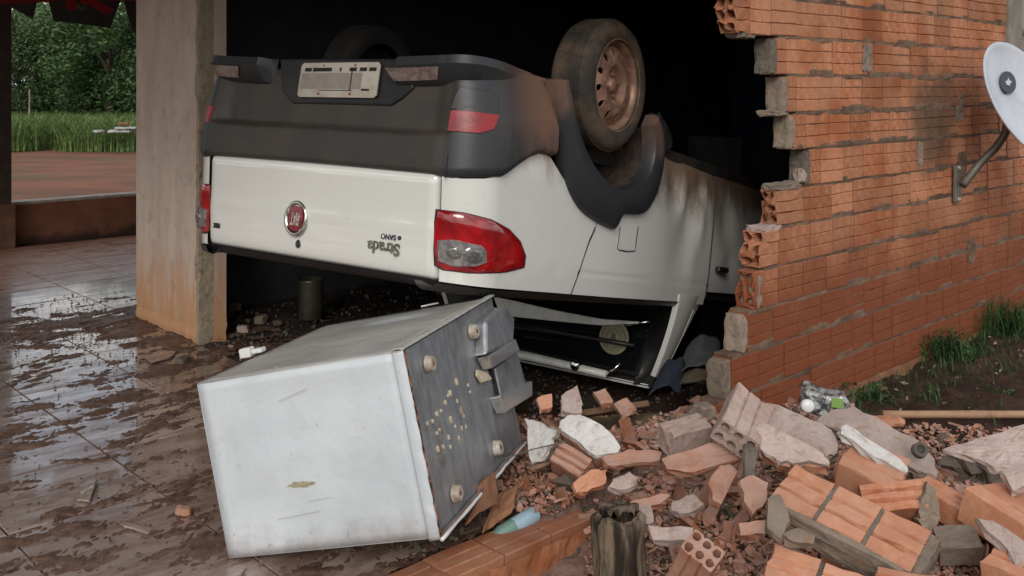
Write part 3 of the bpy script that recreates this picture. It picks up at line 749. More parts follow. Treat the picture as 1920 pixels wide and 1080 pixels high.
# ledge: last course of the porch wall, ribbed bricks lying along the floor edge
lm = fr(H(0, 2.285), VA, VB)
lg = empty('brick_ledge', lm); tag(lg, 'last course of wet orange bricks left along the porch floor edge', 'ledge')
for k in range(16):
    x = 2.37-.195*(k+1)
    me = rib_brick('brick', Lx=.188, Ht=.148, T=.10, seg=3, jit=.0015, seed=60+k % 4, groove=.004, back=False)
    put('brick', me, M['ledge'], lg, Matrix.Translation((x, -.15, .014+random.uniform(-.002, .002))) @ Matrix.Rotation(random.uniform(-.01, .01), 4, 'Z'))
g = MB(); g.grid(lambda u, v: (-.8+3.17*u, -.157+.012*mnoise.noise(Vector((u*60, v*4, 0)))-.02*(1-v), -.22+.21*v), 120, 6); obj('ledge_face', g, M['ledge'], lg)
g = MB(); g.box((-.8, -.150, -.2), (2.36, .0, -.088)); obj('ledge_core', g, M['mortar_dark'], lg)
print('house done', count)

# ------------------------------------------------------------------ the upturned pickup
CF = Vector((.54997, .81071, -.20071)); CU = Vector((.82570, -.56391, -.01524)); CW = Vector((.12554, .15734, .97953))
C0 = Vector((-.83099, 4.13064, .88326)); KS = .9333
C0 = Vector((0, 0, HC))+(C0-Vector((0, 0, HC)))*KS
CM = fr(C0, CU, CF, CW) @ Matrix.Diagonal((KS, KS, KS, 1))
car = empty('overturned_pickup', CM); tag(car, 'white pickup lying upside down through the broken wall, wheels in the air', 'pickup truck')
def cp(px, py, axis, c): return plane_hit(CM, px, py, axis, c)
Rc = .17
def body(s, w, out=0.0, um=.83, f0=None, Rr=Rc, lean=True):
    """point of the rear and side skin: s runs from the rear centre round the corner and forward"""
    sg = 1 if s >= 0 else -1; s = abs(s); uc = um-Rr; arc = Rr*math.pi/2
    fb = (-.18*w if f0 is None else f0)
    tl = 0.0
    if w < -.125: tl = .012*(-.125-w)/.1
    if w > .15: tl = .03*((w-.15)/.35)**2
    if s < uc: u = s; f = fb-.02*(1-(s/.7)**2)-out
    elif s < uc+arc:
        th = (s-uc)/Rr; u = uc+(Rr+out)*math.sin(th); f = fb+.002+Rr-(Rr+out)*math.cos(th); u -= tl*math.sin(th)
    else: u = um+out-tl; f = fb+.002+Rr+(s-uc-arc)
    return (sg*u, f, w)
def s_of_f(f, w, um=.83, f0=None, Rr=Rc):
    fb = (-.18*w if f0 is None else f0); return f-fb-.002-Rr+(um-Rr)+Rr*math.pi/2
def lin(x, pts):
    if x <= pts[0][0]: return pts[0][1]
    for (a, b), (c, d) in zip(pts, pts[1:]):
        if x <= c: return b+(d-b)*(x-a)/(c-a)
    return pts[-1][1]
def resample(P, n):
    P = [Vector(p) for p in P]; d = [0]
    for a, b in zip(P, P[1:]): d.append(d[-1]+(b-a).length)
    out = []
    for k in range(n+1):
        t = d[-1]*k/n; i = max(j for j in range(len(P)-1) if d[j] <= t+1e-9); sl = (t-d[i])/(d[i+1]-d[i]) if d[i+1] > d[i] else 0
        out.append(P[i].lerp(P[i+1], min(sl, 1)))
    return out
# tailgate
def tg(u, v):
    s = -.668+1.336*u; w = -.212+.40*v
    o = .006
    e = min(u, 1-u)*1.336; ev = min(v, 1-v)*.40
    rr = .03
    for q in (e, ev):
        if q < rr: o -= .012*(1-q/rr)**2
    if v < .16: o += -.006*(1-v/.16)
    o += .004*math.exp(-((v-.42)/.12)**2)
    x, f, ww = body(s, w, o)
    ww += -.012*(1-(2*u-1)**2)*0
    return (x, f, ww)
tail = obj('tailgate', MB().grid(tg, 50, 26), M['paint'], car, smooth=True); tail.modifiers.new('s', 'SOLIDIFY').thickness = .02
obj('panel_gap', MB().grid(lambda u, v: body(-.70+1.40*u, -.22+.42*v, -.016), 20, 6), M['black'], car)
# side skin, both sides: rear quarter to the arch, then over the arch, then to the door seam, then door
wu_pts = [(.0, .178), (.09, .19), (.18, .215), (.28, .268), (.35, .315), (.47, .345), (.55, .335), (.65, .26), (.78, .205), (.92, .18), (1.1, .165), (1.2, .19), (1.36, .215), (1.45, .28), (1.50, .36), (1.535, .46), (1.545, .505), (1.6, .50), (1.92, .492), (2.27, .482), (2.6, .50), (3.1, .52)]
seam = [(-.222, .797), (-.17, .811), (-.088, .84), (.02, .886), (.075, .922), (.20, .955)]
def wl(f): return lin(f, [(0, -.214), (1.45, -.228), (2.28, -.237), (3, -.24)])
def side_pt(sg, f, w, out=0):
    s = s_of_f(f, w); return body(sg*s, w, out)
dent = [(1.75, .33, .10, .022), (1.95, .20, .12, .020), (2.08, .38, .06, .016), (1.85, .02, .14, .010), (2.5, .25, .12, .02), (2.6, .0, .1, .015)]
def mk_side(sg):
    # quarter panel
    def q(u, v):
        # u along: from tailgate gap to seam
        s0 = .676
        wtop = None
        f_end = None
        # param by s, at fixed v
        smax0 = s_of_f(.80, 0)
        s = s0+(smax0-s0)*u
        # approximate f for the limits
        ff = max(0, s-(.66+Rc*math.pi/2)+Rc)
        w = wl(ff)+(lin(ff, wu_pts)-wl(ff))*v
        if u > .75:
            fe = lin(w, seam)-.004; se = s_of_f(fe, w); s_a = s0+(smax0-s0)*.75; s = s_a+(se-s_a)*(u-.75)/.25
            ff = s-(.66+Rc*math.pi/2)+Rc; w = wl(ff)+(lin(ff, wu_pts)-wl(ff))*v
        o = -.010*max(0, 1-abs(w+.127)/.012)*(1 if s > 1.05 else 0)*.5
        return body(sg*s, w, o)
    obj('quarter_panel', MB().grid(q, 64, 22), M['paint'], car, smooth=True)
    def q2(u, v):
        f = .80+(2.262-.80)*u; w = wl(f)+(lin(f, wu_pts)-wl(f))*v
        fs_ = lin(w, seam)+.004
        if u < .2: f = fs_+(.80+(2.262-.80)*.2-fs_)*(u/.2); w = wl(f)+(lin(f, wu_pts)-wl(f))*v
        o = 0
        for (df, dw, dr, da) in dent:
            d2 = ((f-df)/dr)**2+((w-dw)/(dr*1.2))**2; o -= da*math.exp(-d2)
            o += .5*da*math.exp(-((f-df-dr*1.3)/dr*2.2)**2-((w-dw)/dr)**2)
        o += -.005*max(0, 1-abs(w+.127)/.012)
        return side_pt(sg, f, w, o)
    obj('side_panel', MB().grid(q2, 110, 40), M['paint'], car, smooth=True)
    def q3(u, v):
        f = 2.275+.78*u; w = -.165+(lin(f, wu_pts)+.165)*v
        o = 0
        for (df, dw, dr, da) in dent:
            d2 = ((f-df)/dr)**2+((w-dw)/(dr*1.2))**2; o -= da*math.exp(-d2)
        return side_pt(sg, f, w, o-.004)
    d = obj('door', MB().grid(q3, 40, 24), M['paint'], car, smooth=True)
    hp_ = side_pt(sg, 2.36, -.033); obj('door_handle', MB().box((min(hp_[0], hp_[0]+.03*sg), 2.35, -.05), (max(hp_[0], hp_[0]+.03*sg), 2.50, -.018)), M['plastic_dark'], d, bevel=.01)
    obj('front_fender', MB().grid(lambda u, v: (sg*(.82-.10*max(0, u-.6)**1.0), 3.07+1.0*u, -.16+.10*u*u+(.62-.10*u*u)*v), 20, 10), M['paint'], car, smooth=True)
    # seam backing and gap
    obj('panel_gap', MB().grid(lambda u, v: (sg*.800, .3+2.78*u, -.21+(.38 if u < .44 and u > .05 else .38)*v), 30, 3), M['black'], car)
    # black rail along the bed edge
    def rail(u, v):
        f = -.0+2.12*u; a = v*math.pi*1.0
        s = s_of_f(max(f, 0), -.23) if f > .17 else None
        uu = .822-.045*(1-math.cos(a))*.5-.06*(v); w = -.222-.032*math.sin(a)-.0
        if f < .2: uu -= Rc*(1-math.sqrt(max(0, 1-((.2-f)/.2)**2)))*.9
        return (sg*uu, f+.03, w-.006*u)
    obj('bed_rail', MB().grid(rail, 40, 8), M['plastic_dark'], car, smooth=True)
mk_side(1); mk_side(-1)
# black edge cap under the tailgate
obj('tailgate_cap', MB().grid(lambda u, v: (lambda p: (p[0], p[1]+.05*v*(1 if v < .8 else 1)+.004, -.214-.030*math.sin(v*math.pi*.6)))(body(-.80+1.60*u, -.214, .001)), 40, 6), M['plastic_dark'], car, smooth=True)
# bed box, floor, underbody
obj('bed_liner', MB().box((-.72, .06, -.20), (.72, .09, .22)).box((-.74, .06, -.20), (-.72, 2.2, .22)).box((.72, .06, -.20), (.74, 2.2, .22)).box((-.74, .06, .22), (.74, 2.25, .24)), M['under'], car)
obj('floor_pan', MB().box((-.62, .25, .40), (.62, 3.9, .46)).box((-.44, .3, .46), (-.36, 3.9, .54)).box((.36, .3, .46), (.44, 3.9, .54)), M['under'], car, bevel=.01)
obj('sill', MB().box((.70, 1.62, .475), (.80, 3.1, .545)), M['under'], car, bevel=.015)
obj('sill', MB().box((-.80, 1.62, .475), (-.70, 3.1, .545)), M['under'], car, bevel=.015)
obj('axle', MB().tube([(-.66, .997, .735), (.66, .997, .735)], .04, 10), M['under'], car, smooth=True)
obj('leaf_spring', MB().box((-.47, .45, .60), (-.41, 1.55, .64)).box((.41, .45, .60), (.47, 1.55, .64)), M['under'], car)
obj('exhaust', MB().tube([(-.3, .2, .56), (-.3, 2.0, .56), (-.1, 2.6, .56)], .03, 8), M['under'], car, smooth=True)
obj('fuel_tank', MB().box((-.3, 1.35, .46), (.32, 2.0, .62)), M['under'], car, bevel=.04)
obj('spare_wheel_well', MB().lathe([(.001, .66), (.27, .66), (.30, .62), (.30, .46)], 24, Matrix.Translation((0, .50, -.05))), M['under'], car, smooth=True)
# cab: back wall, glass, pillars, roof, windscreen, bonnet
cabM = {}
def quad(pts, th, name, mat, bev=0):
    P = [Vector(p) for p in pts]; nn = (P[1]-P[0]).cross(P[3]-P[0]).normalized()*th
    vs = [tuple(p) for p in P]+[tuple(p+nn) for p in P]
    return obj(name, MB().add(vs, [(0, 1, 2, 3), (7, 6, 5, 4), (0, 4, 5, 1), (1, 5, 6, 2), (2, 6, 7, 3), (3, 7, 4, 0)]), mat, car, bevel=bev)
def cabf(w): return 2.20+.36*(w+.25)                          # leaning back wall of the cab
quad([(-.70, cabf(-.2), -.2), (.74, cabf(-.2), -.2), (.66, cabf(-.70), -.70), (-.64, cabf(-.70), -.70)], .03, 'cab_back', M['plastic_dark'])
gl = obj('rear_window', MB().grid(lambda u, v: ((-.585+1.17*u)*(1-.05*v), cabf(-.30-.33*v)-.034-.012*math.sin(math.pi*u), -.30-.33*v), 16, 8), M['glass'], car, smooth=True)
fg = MB()
for pts in ([(-.60, -.29), (.61, -.29)], [(-.57, -.65), (.58, -.65)]):
    fg.tube([(pts[0][0], cabf(pts[0][1])-.034, pts[0][1]), (pts[1][0], cabf(pts[1][1])-.034, pts[1][1])], .010, 6)
for pts in ([(-.60, -.29), (-.57, -.65)], [(.61, -.29), (.58, -.65)]):
    fg.tube([(pts[0][0], cabf(pts[0][1])-.034, pts[0][1]), (pts[1][0], cabf(pts[1][1])-.034, pts[1][1])], .010, 6)
obj('window_seal', fg, M['plastic_dark'], gl)
for sg in (1, -1):
    def pe(v): return (.826-.185*v**1.4, 1.915+.16*v**1.2, -.19-.51*v, .37-.25*v**.75)
    def pil(u, v, sg=sg):
        x, f0, w, wd = pe(v)
        if u < .2: t_ = u/.2; return (sg*(x-.030*(1-t_)**2), f0+.006*(1-t_), w)
        t_ = (u-.2)/.8
        return (sg*(x+.006*math.sin(math.pi*t_)-.02*t_**3), f0+t_*wd, w)
    obj('cab_pillar', MB().grid(pil, 18, 28), M['paint'], car, smooth=True)
    obj('cab_trim', MB().grid(lambda u, v, sg=sg: (sg*((.60-.03*v)*(1-u)+(pe(v)[0]-.02)*u), cabf(pe(v)[2])*(1-u)+(pe(v)[1]+.012)*u-.036*(1-u), pe(v)[2]), 10, 16), M['plastic_dark'], car, smooth=True)
    obj('drip_rail', MB().tube([(sg*(pe(v)[0]+.004-.01), pe(v)[1]+pe(v)[3]*.72, pe(v)[2]) for v in [k/14 for k in range(2, 15)]], .006, 6), M['paint'], car, smooth=True)
    obj('door_glass', MB().grid(lambda u, v, sg=sg: (sg*(.79-.15*v), 2.42+.8*u-.25*u*v, -.18-.47*v), 4, 4), M['glass'], car, smooth=True)
    obj('windscreen_pillar', MB().tube([(sg*.64, 2.95, -.67), (sg*.76, 3.30, -.40), (sg*.79, 3.55, -.17)], .03, 8), M['paint'], car, smooth=True)
obj('roof', MB().grid(lambda u, v: ((-.64+1.28*u), 2.04+.95*v, -.69-.03*math.sin(math.pi*u)*math.sin(math.pi*v)), 12, 10), M['paint'], car, smooth=True).modifiers.new('s', 'SOLIDIFY').thickness = .02
obj('windscreen', MB().grid(lambda u, v: (-.64-.12*v+(1.28+.24*v)*u, 2.98+.58*v, -.68+.50*v), 6, 6), M['glass'], car, smooth=True)
obj('bonnet', MB().grid(lambda u, v: (-.78+1.56*u, 3.56+.66*v, -.16+.16*v*v), 8, 8), M['paint'], car, smooth=True)
obj('front_bumper', MB().box((-.80, 4.05, .05), (.80, 4.22, .45)), M['plastic'], car, bevel=.04)
# guard bars in the bed in front of the rear window (bright tubes), and a plate for the glass reflection
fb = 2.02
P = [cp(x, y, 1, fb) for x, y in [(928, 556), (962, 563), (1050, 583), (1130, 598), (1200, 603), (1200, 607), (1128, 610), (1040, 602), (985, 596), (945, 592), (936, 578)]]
obj('reflection_plate', MB().prism([(p.x, p.z) for p in P], .0, .02, Matrix(((1, 0, 0, 0), (0, 0, -1, fb), (0, 1, 0, 0), (0, 0, 0, 1)))), M['steel_white'], car, bevel=.004)  # white wedge standing in for the sky's reflection in the rear glass
P = [cp(x, y, 1, fb+.03) for x, y in [(1125, 640), (1165, 615), (1190, 606), (1218, 603)]]
obj('guard_bar', MB().tube([tuple(p) for p in P], .008, 8), M['chrome'], car, smooth=True)
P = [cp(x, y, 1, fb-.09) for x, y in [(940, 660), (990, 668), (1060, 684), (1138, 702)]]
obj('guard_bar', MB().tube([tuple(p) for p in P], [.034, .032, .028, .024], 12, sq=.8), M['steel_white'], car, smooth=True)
P = [cp(x, y, 1, fb-.09) for x, y in [(1138, 702), (1150, 694), (1163, 681)]]
obj('guard_bar', MB().tube([tuple(p) for p in P], [.016, .010, .006], 8), M['chrome'], car, smooth=True)
P = [cp(x, y, 1, fb-.04) for x, y in [(960, 610), (1040, 622), (1110, 634), (1190, 648)]]
obj('cross_bar', MB().tube([tuple(p) for p in P], .012, 8), M['plastic_dark'], car, smooth=True)
k = cp(1076, 685, 1, fb-.13)
kb = obj('work_lamp', MB().lathe([(.001, 0), (.020, 0), (.026, .004), (.030, .012), (.030, .05), (.02, .06)], 20, Matrix.Translation(k) @ Matrix.Rotation(R(-90), 4, 'X')), M['chrome'], car, smooth=True)
st_c = cp(1151, 633, 1, fb-.0)
Ms = Matrix.Translation(st_c) @ Matrix.Rotation(R(90), 4, 'X')
sk = obj('round_sticker', MB().lathe([(.001, .004), (.088, .004), (.092, .002), (.092, 0)], 36, Ms), M['sticker'], car, smooth=False)
obj('sticker_ring', MB().lathe([(.070, .0045), (.070, .006), (.074, .006), (.074, .0045)], 36, Ms).lathe([(.040, .0045), (.040, .006), (.043, .006), (.043, .0045)], 28, Ms), M['sticker_dark'], sk)
obj('sticker_figure', MB().lathe([(.001, .009), (.010, .008), (.012, .0045)], 12, Ms @ Matrix.Translation((0, .012, 0))).prism([(-.022, -.034), (.022, -.034), (.015, .004), (.004, .012), (-.004, .012), (-.015, .004)], .0045, .0065, Ms), M['sticker_dark'], sk)
for kk in range(9):
    th = R(205+kk*16.2)
    obj('sticker_mark', MB().box((-.004, -.006, .0045), (.004, .006, .0065), Ms @ Matrix.Translation((.057*math.cos(th), .057*math.sin(th), 0)) @ Matrix.Rotation(th+R(90), 4, 'Z')), M['sticker_dark'], sk)

# ---- rear bumper
def bend(s, w, out, f0=-.05): return body(s, w, out, um=.855, f0=f0, Rr=.2)
sB = s_of_f(.505, .3, .855, -.05, .2)
def bl_low(s):
    f = max(0, abs(s)-(.655+.2*math.pi/2)+.15)
    ff = abs(s)-(.655+.314)+.15
    return lin(ff, [(-.9, .182), (-.20, .178), (-.1, .168), (.0, .182), (.14, .205), (.22, .255), (.31, .304), (.40, .335), (.6, .343)])
rows = [(0, -.045), (.02, -.006), (.05, .0), (.16, .004), (.345, .002), (.365, -.004), (.385, -.034), (.42, -.044), (.70, -.036), (.90, -.030), (.97, -.040), (1.0, -.06)]
def rear_k(s): return max(0, min(1, (.70-abs(s))/.10))            # 1 on the rear face, 0 on the side
def wtop(s): 
    ff = abs(s)-(.655+.314)+.15
    return lin(ff, [(-.4, .60), (-.2, .615), (0, .64), (.24, .655), (.5, .668)])
g = MB(); NS = 150; NV = 60
def bfun(u, v, out=0):
    s = -sB+2*sB*u; w0 = bl_low(s); w1 = wtop(s); w = w0+(w1-w0)*v
    o = lin(v, [(a, b) for a, b in rows]); o2 = lin(v, [(0, -.03), (.03, -.004), (.08, .004), (.45, .010), (.8, 0), (.95, -.010), (1, -.03)])
    kk = rear_k(s); oo = o*kk+o2*(1-kk)
    # hollow in the side of the bumper where the reflector sits
    return bend(s, w, oo+out)
g.grid(bfun, NS, NV)
me = g.mesh('rear_bumper', True, mats=(M['plastic'], M['plastic_rear']))
for i_, p_ in enumerate(me.polygons):
    u_ = (i_//NV+.5)/NS; v_ = (i_ % NV+.5)/NV
    if abs(-sB+2*sB*u_) < .695 and v_ > .02: p_.material_index = 1
bp = put('rear_bumper', me, None, car)
def under(u, v):
    s = -sB+2*sB*u; p = bend(s, wtop(s), lin(1, rows)*rear_k(s)-.03*(1-rear_k(s)))
    k_ = v; f_t = .52
    return (p[0]*(1-.28*k_*(1 if abs(s) > .9 else .6)), p[1]+(f_t-p[1])*k_*.95 if p[1] < f_t else p[1], p[2]+.012*math.sin(k_*math.pi)-.05*k_**3)
obj('bumper_underside', MB().grid(under, 90, 8), M['plastic'], bp, smooth=True)
# seams between centre and corner pieces
for sgn in (1, -1):
    ss = sgn*.705
    obj('bumper_seam', MB().tube([bend(ss, w, .0035 if w < .345 else -.03) for w in [.172+.02*k for k in range(10)]], .0035, 5), M['black'], bp)
# reflector pocket and reflector
def patch(name, pts, out, mat, parent, n1=14, n2=6, th=.006, um=.855, f0=-.05, Rr=.2, smooth=True):
    """pts: lower-left, lower-right, upper-right, upper-left as (s, w) on the bumper skin"""
    a, b, c, d = [Vector(p) for p in pts]
    def f_(u, v):
        p = (a.lerp(b, u)).lerp(d.lerp(c, u), v); e = min(u, 1-u)*n1*.5; e2 = min(v, 1-v)*n2*.5
        o = out-(th if min(e, e2) < .01 else 0); return body(p.x, p.y, o, um, f0, Rr)
    return obj(name, MB().grid(f_, n1, n2), mat, parent, smooth=False)
def sw(px, py, f0=-.05, um=.855, Rr=.2):
    """pixel -> (s, w) on the right hand rear skin"""
    best = None; Mi = CM.inverted(); o = Mi @ Vector((0, 0, HC)); d = (Mi @ at(px, py, 1.0))-o
    t = 2.0
    while t < 9:
        p = o+d*t; fb_ = (-.18*p.z if f0 is None else f0); uc = um-Rr
        if abs(p.x) < um:
            e = abs(p.x)-uc; fm = fb_-.02*(1-(p.x/.7)**2) if e < 0 else fb_+.002+Rr-math.sqrt(max(0, Rr*Rr-e*e))
            if p.y > fm:
                if e < 0: s = p.x
                else:
                    th = math.atan2(e, max(1e-6, fb_+Rr-p.y)); s = uc+Rr*min(th, math.pi/2)+max(0, p.y-fb_-Rr)
                    s = math.copysign(s, p.x)
                return (s, p.z)
        t += .002
    return None
def poly_patch(name, pix, out, mat, parent, f0=-.05, um=.855, Rr=.2, th=.008, inset=.0, fine=10, raised=.0, wide=None):
    """closed outline given on the skin, filled as a fan of rings so that it follows the skin"""
    P = [Vector(q) for q in pix]; c = sum(P, Vector((0, 0)))/len(P)
    Q = []
    for i in range(len(P)):
        for k_ in range(4): Q.append(P[i].lerp(P[(i+1) % len(P)], k_/4))
    m_ = len(Q); vs = []; fs = []; rad = [1.0, 1.0, .96, .85, .6, .3]
    outs = [-th, out*.6, out, out+raised*.5, out+raised*.9, out+raised]
    for r_, o_ in zip(rad, outs):
        for q in Q:
            z_ = c+(q-c)*r_; vs.append(body(z_.x, z_.y, o_, um, f0, Rr))
    vs.append(body(c.x, c.y, out+raised, um, f0, Rr))
    for l in range(len(rad)-1):
        for k_ in range(m_): fs.append((l*m_+k_, l*m_+(k_+1) % m_, (l+1)*m_+(k_+1) % m_, (l+1)*m_+k_))
    l = len(rad)-1
    for k_ in range(m_): fs.append((l*m_+k_, l*m_+(k_+1) % m_, len(vs)-1))
    bm = bmesh.new(); me = MB().add(vs, fs).mesh(name, True); bm.from_mesh(me); bmesh.ops.recalc_face_normals(bm, faces=bm.faces); bm.to_mesh(me); bm.free()
    me.set_sharp_from_angle(angle=R(40))
    return put(name, me, mat, parent)
pk = [sw(x, y) for x, y in [(838, 252), (905, 256), (942, 240), (952, 205), (940, 172), (862, 160), (850, 200)]]
poly_patch('reflector_pocket', pk, .002, M['plastic_dark'], bp, th=.01)
pk2 = [sw(x, y) for x, y in [(846, 205), (941, 212), (944, 185), (932, 174), (866, 164), (856, 180)]]
poly_patch('pocket_cover', pk2, .007, M['plastic'], bp, th=.01)
rf_ = [sw(x, y) for x, y in [(841, 247), (900, 251), (928, 243), (941, 216), (848, 207)]]
poly_patch('reflector', rf_, .016, M['red_dull'], bp, th=.01)
rl = [(-.80, .335), (-.70, .332), (-.685, .41), (-.79, .42)]
poly_patch('reflector', rl, .012, M['red_dull'], bp, th=.01)
# number plate housing, plate
def rect(name, cx, cz, w_, h_, y0, y1, mat, par, bev=0, rx=0):
    return obj(name, MB().box((cx-w_/2, y0, cz-h_/2), (cx+w_/2, y1, cz+h_/2)), mat, par, bevel=bev)
pc = [cp(x, y, 1, -.035) for x, y in [(526, 110), (778, 110), (776, 165), (752, 186), (732, 198), (548, 194), (530, 172)]]
g = MB(); P2 = [(p.x, p.z) for p in pc]
ph = obj('plate_housing', MB().prism([(x, z) for x, z in P2], .0, .06, Matrix(((1, 0, 0, 0), (0, 0, -1, .02), (0, 1, 0, 0), (0, 0, 0, 1)))), M['plastic_dark'], bp, bevel=.008)
a_ = cp(562, 181, 1, -.052); b_ = cp(710, 183, 1, -.052); c_ = cp(710, 118, 1, -.052); d_ = cp(563, 119, 1, -.052)
PMx = fr((a_+b_+c_+d_)/4, -(b_-a_), -(d_-a_))                  # text frame: upside down, facing the viewer
pw = (b_-a_).length; phh = (d_-a_).length
pl = obj('number_plate', MB().prism([(x*pw/2*(1 if abs(x) == 1 else 1), y*phh/2) for x, y in [(-1, -.86), (-.94, -1), (.94, -1), (1, -.86), (1, .86), (.94, 1), (-.94, 1), (-1, .86)]], -.003, .003, PMx), M['plate'], bp)
PZ = PMx @ Matrix.Translation((0, 0, .0034))
for kk, xx in enumerate([.40, .29, .17, .02, -.13, -.20, -.28, -.38]):
    obj('plate_mark', MB().box((-.020 if kk not in (3,) else -.005, -.008, 0), (.020 if kk not in (3,) else .005, .008, .0006), PZ @ Matrix.Translation((-(xx-.0)*pw*-1.05*-1, -phh*.30, 0))), M['black'], pl)
obj('plate_smudge', MB().box((-pw*.30, -phh*.20, 0), (pw*.48, phh*.26, .0005), PZ), M['plate_smudge'], pl)
obj('plate_mark', MB().box((-.003, -phh*.28, 0.0006), (.003, phh*.32, .0012), PZ @ Matrix.Translation((-pw*.17, 0, 0))), M['black'], pl)
obj('plate_mark', MB().box((-pw*.20, -.0015, .0006), (pw*.22, .0015, .0012), PZ @ Matrix.Translation((0, phh*.30, 0))), M['black'], pl)
obj('plate_mark', MB().box((-.022, -.004, 0), (.022, .004, .0012), PZ @ Matrix.Translation((-pw*.36, phh*.28, 0))), M['black'], pl)
for xx in (.22, -.18): obj('bolt', MB().lathe([(.001, .004), (.005, .004), (.007, 0)], 8, PZ @ Matrix.Translation((xx*pw, phh*.40, 0))), M['rust'], pl)
for xx in (.2, -.2): obj('bolt', MB().lathe([(.001, .004), (.004, .004), (.005, 0)], 8, PZ @ Matrix.Translation((xx*pw, -phh*.42, 0))), M['rust'], pl)
# step ledges on both sides of the plate, with lamps set into their slanted underside
def ledge(s0, s1, taper0, taper1):
    def f_(u, v):
        s = s0+(s1-s0)*u; k0 = min(1, u/.10) if taper0 else 1; k1 = min(1, (1-u)/taper1) if taper1 else 1
        kk = min(k0, k1)
        pr = [(.610, -.10), (.632, -.05), (.640, .0), (.634, .040), (.600, .046), (.592, .040), (.535, -.008), (.525, -.035)]
        i = v*7; a = int(min(6, math.floor(i))); t = i-a
        w = pr[a][0]+(pr[a+1][0]-pr[a][0])*t; o = pr[a][1]+(pr[a+1][1]-pr[a][1])*t
        w += (wtop(s)-.61)*.55
        return bend(s, w, -.04+(o+.04)*kk if o > -.04 else o)
    return obj('step_ledge', MB().grid(f_, 60, 7), M['plastic'], bp, auto=35)
LR = ledge(.345, 1.20, True, .5); LL = ledge(-1.0, -.33, False, .06)
def lamp(s0, s1, par):
    def f_(u, v):
        s = s0+(s1-s0)*u; w = .588-.045*v+(wtop(s)-.61)*.55; o = .041-.038*v
        i = .10*(1-2*u)*v*(s1-s0)
        return bend(s+i, w, o+.003)
    return obj('reversing_lamp', MB().grid(f_, 8, 4), M['lens_dirty'], par)
lamp(.375, .64, LR); lamp(-.80, -.50, LL)
# ---- tail lamps
Lp = [(818, 392), (870, 398), (920, 411), (955, 430), (975, 452), (985, 480), (982, 502), (950, 511), (880, 513), (830, 507), (815, 498), (812, 440)]
bod = dict(f0=None, um=.83, Rr=.17)
lp = [sw(x, y, **bod) for x, y in Lp]
for side in (1, -1):
    q = [(p[0]*side, p[1]) for p in lp]
    rim_ = poly_patch('tail_lamp', q, .004, M['black'], car, th=.01, **bod)
    c_ = sum((Vector(p) for p in q), Vector((0, 0)))/len(q)
    q2 = [tuple(c_+(Vector(p)-c_)*.965) for p in q]
    poly_patch('red_lens', q2, .008, M['red'], rim_, th=.0, raised=.008, **bod)
    cl_ = [sw(x, y, **bod) for x, y in [(824, 451), (850, 449), (900, 460), (908, 470), (908, 492), (890, 500), (850, 500), (826, 490)]]
    cl_ = [(p[0]*side, p[1]) for p in cl_]; c2 = sum((Vector(p) for p in cl_), Vector((0, 0)))/len(cl_)
    poly_patch('lamp_bezel', cl_, .0215, M['bezel'], rim_, th=.0, raised=.0, **bod)
    for (dx, rr_) in ((-.034, .024), (.030, .032)):
        ov = [(c2.x+side*dx+rr_*math.cos(2*math.pi*k_/10)*1.15, c2.y+rr_*1.0*math.sin(2*math.pi*k_/10)) for k_ in range(10)]
        poly_patch('bulb_bowl', ov, .025, M['clear2'], rim_, th=-.021, raised=.004, **bod)
# ---- badges
ec = cp(562, 410, 1, -.005)
EM = fr(Vector((ec.x, body(ec.x, ec.z, .012)[1], ec.z)), Vector((-1, 0, 0)), Vector((0, .06, -1))) @ Matrix.Scale(1.16, 4)
ring_p = [(.044*1, 0), (.056, 0), (.058, .004), (.054, .010), (.046, .008), (.043, .003)]
bd = obj('badge', MB().lathe(ring_p, 40, EM @ Matrix.Diagonal((1, 1.12, 1, 1))), M['chrome'], car, smooth=True)
obj('badge_field', MB().prism([(.036*math.copysign(abs(math.cos(t))**.7, math.cos(t)), .045*math.copysign(abs(math.sin(t))**.7, math.sin(t))) for t in [2*math.pi*k_/28 for k_ in range(28)]], .0, .006, EM), M['badge_red'], bd)
obj('badge_back', MB().lathe([(.001, .001), (.046, .001)], 28, EM @ Matrix.Diagonal((1, 1.12, 1, 1))), M['plastic_dark'], bd)
me = text_mesh('FIAT', .040, .001, .55, .0008); me.transform(Matrix.Diagonal((1, 1.6, 1, 1))); put('badge_letters', me, M['chrome'], bd, EM @ Matrix.Translation((0, 0, .0075)))
lk = cp(559, 457, 1, .0)
obj('lock', MB().lathe([(.001, .004), (.006, .004), (.007, .006), (.012, .006), (.014, 0)], 20, fr(Vector((lk.x, body(lk.x, lk.z, .006)[1], lk.z)), Vector((-1, 0, 0)), Vector((0, 0, -1))) @ Matrix.Diagonal((1, 1.3, 1, 1))), M['plastic_dark'], car, smooth=True)
def letters(txt, px, py, size, mat, sx=1.0, bold=0, name='lettering', tilt=0):
    p = cp(px, py, 1, .0); me = text_mesh(txt, size, .0022, sx, bold)
    Mx = fr(Vector((p.x, body(p.x, p.z, .0095)[1], p.z)), Vector((-1, 0, -tilt)), Vector((0, .06, -1)))
    return put(name, me, mat, car, Mx)
letters('Strada', 719, 464, .066, M['chrome_dark'], 1.0, .0016)
letters('SANO', 731, 444, .030, M['badge_blue'], .95, .0004)
p = cp(751, 446, 1, .0); obj('lettering', MB().lathe([(.001, .002), (.009, .002), (.010, 0)], 14, fr(Vector((p.x, body(p.x, p.z, .0085)[1], p.z)), Vector((-1, 0, 0)), Vector((0, 0, -1)))), M['badge_blue'], car)
letters('FLEX', 404, 422, .030, M['plastic_dark'], .65, .001)
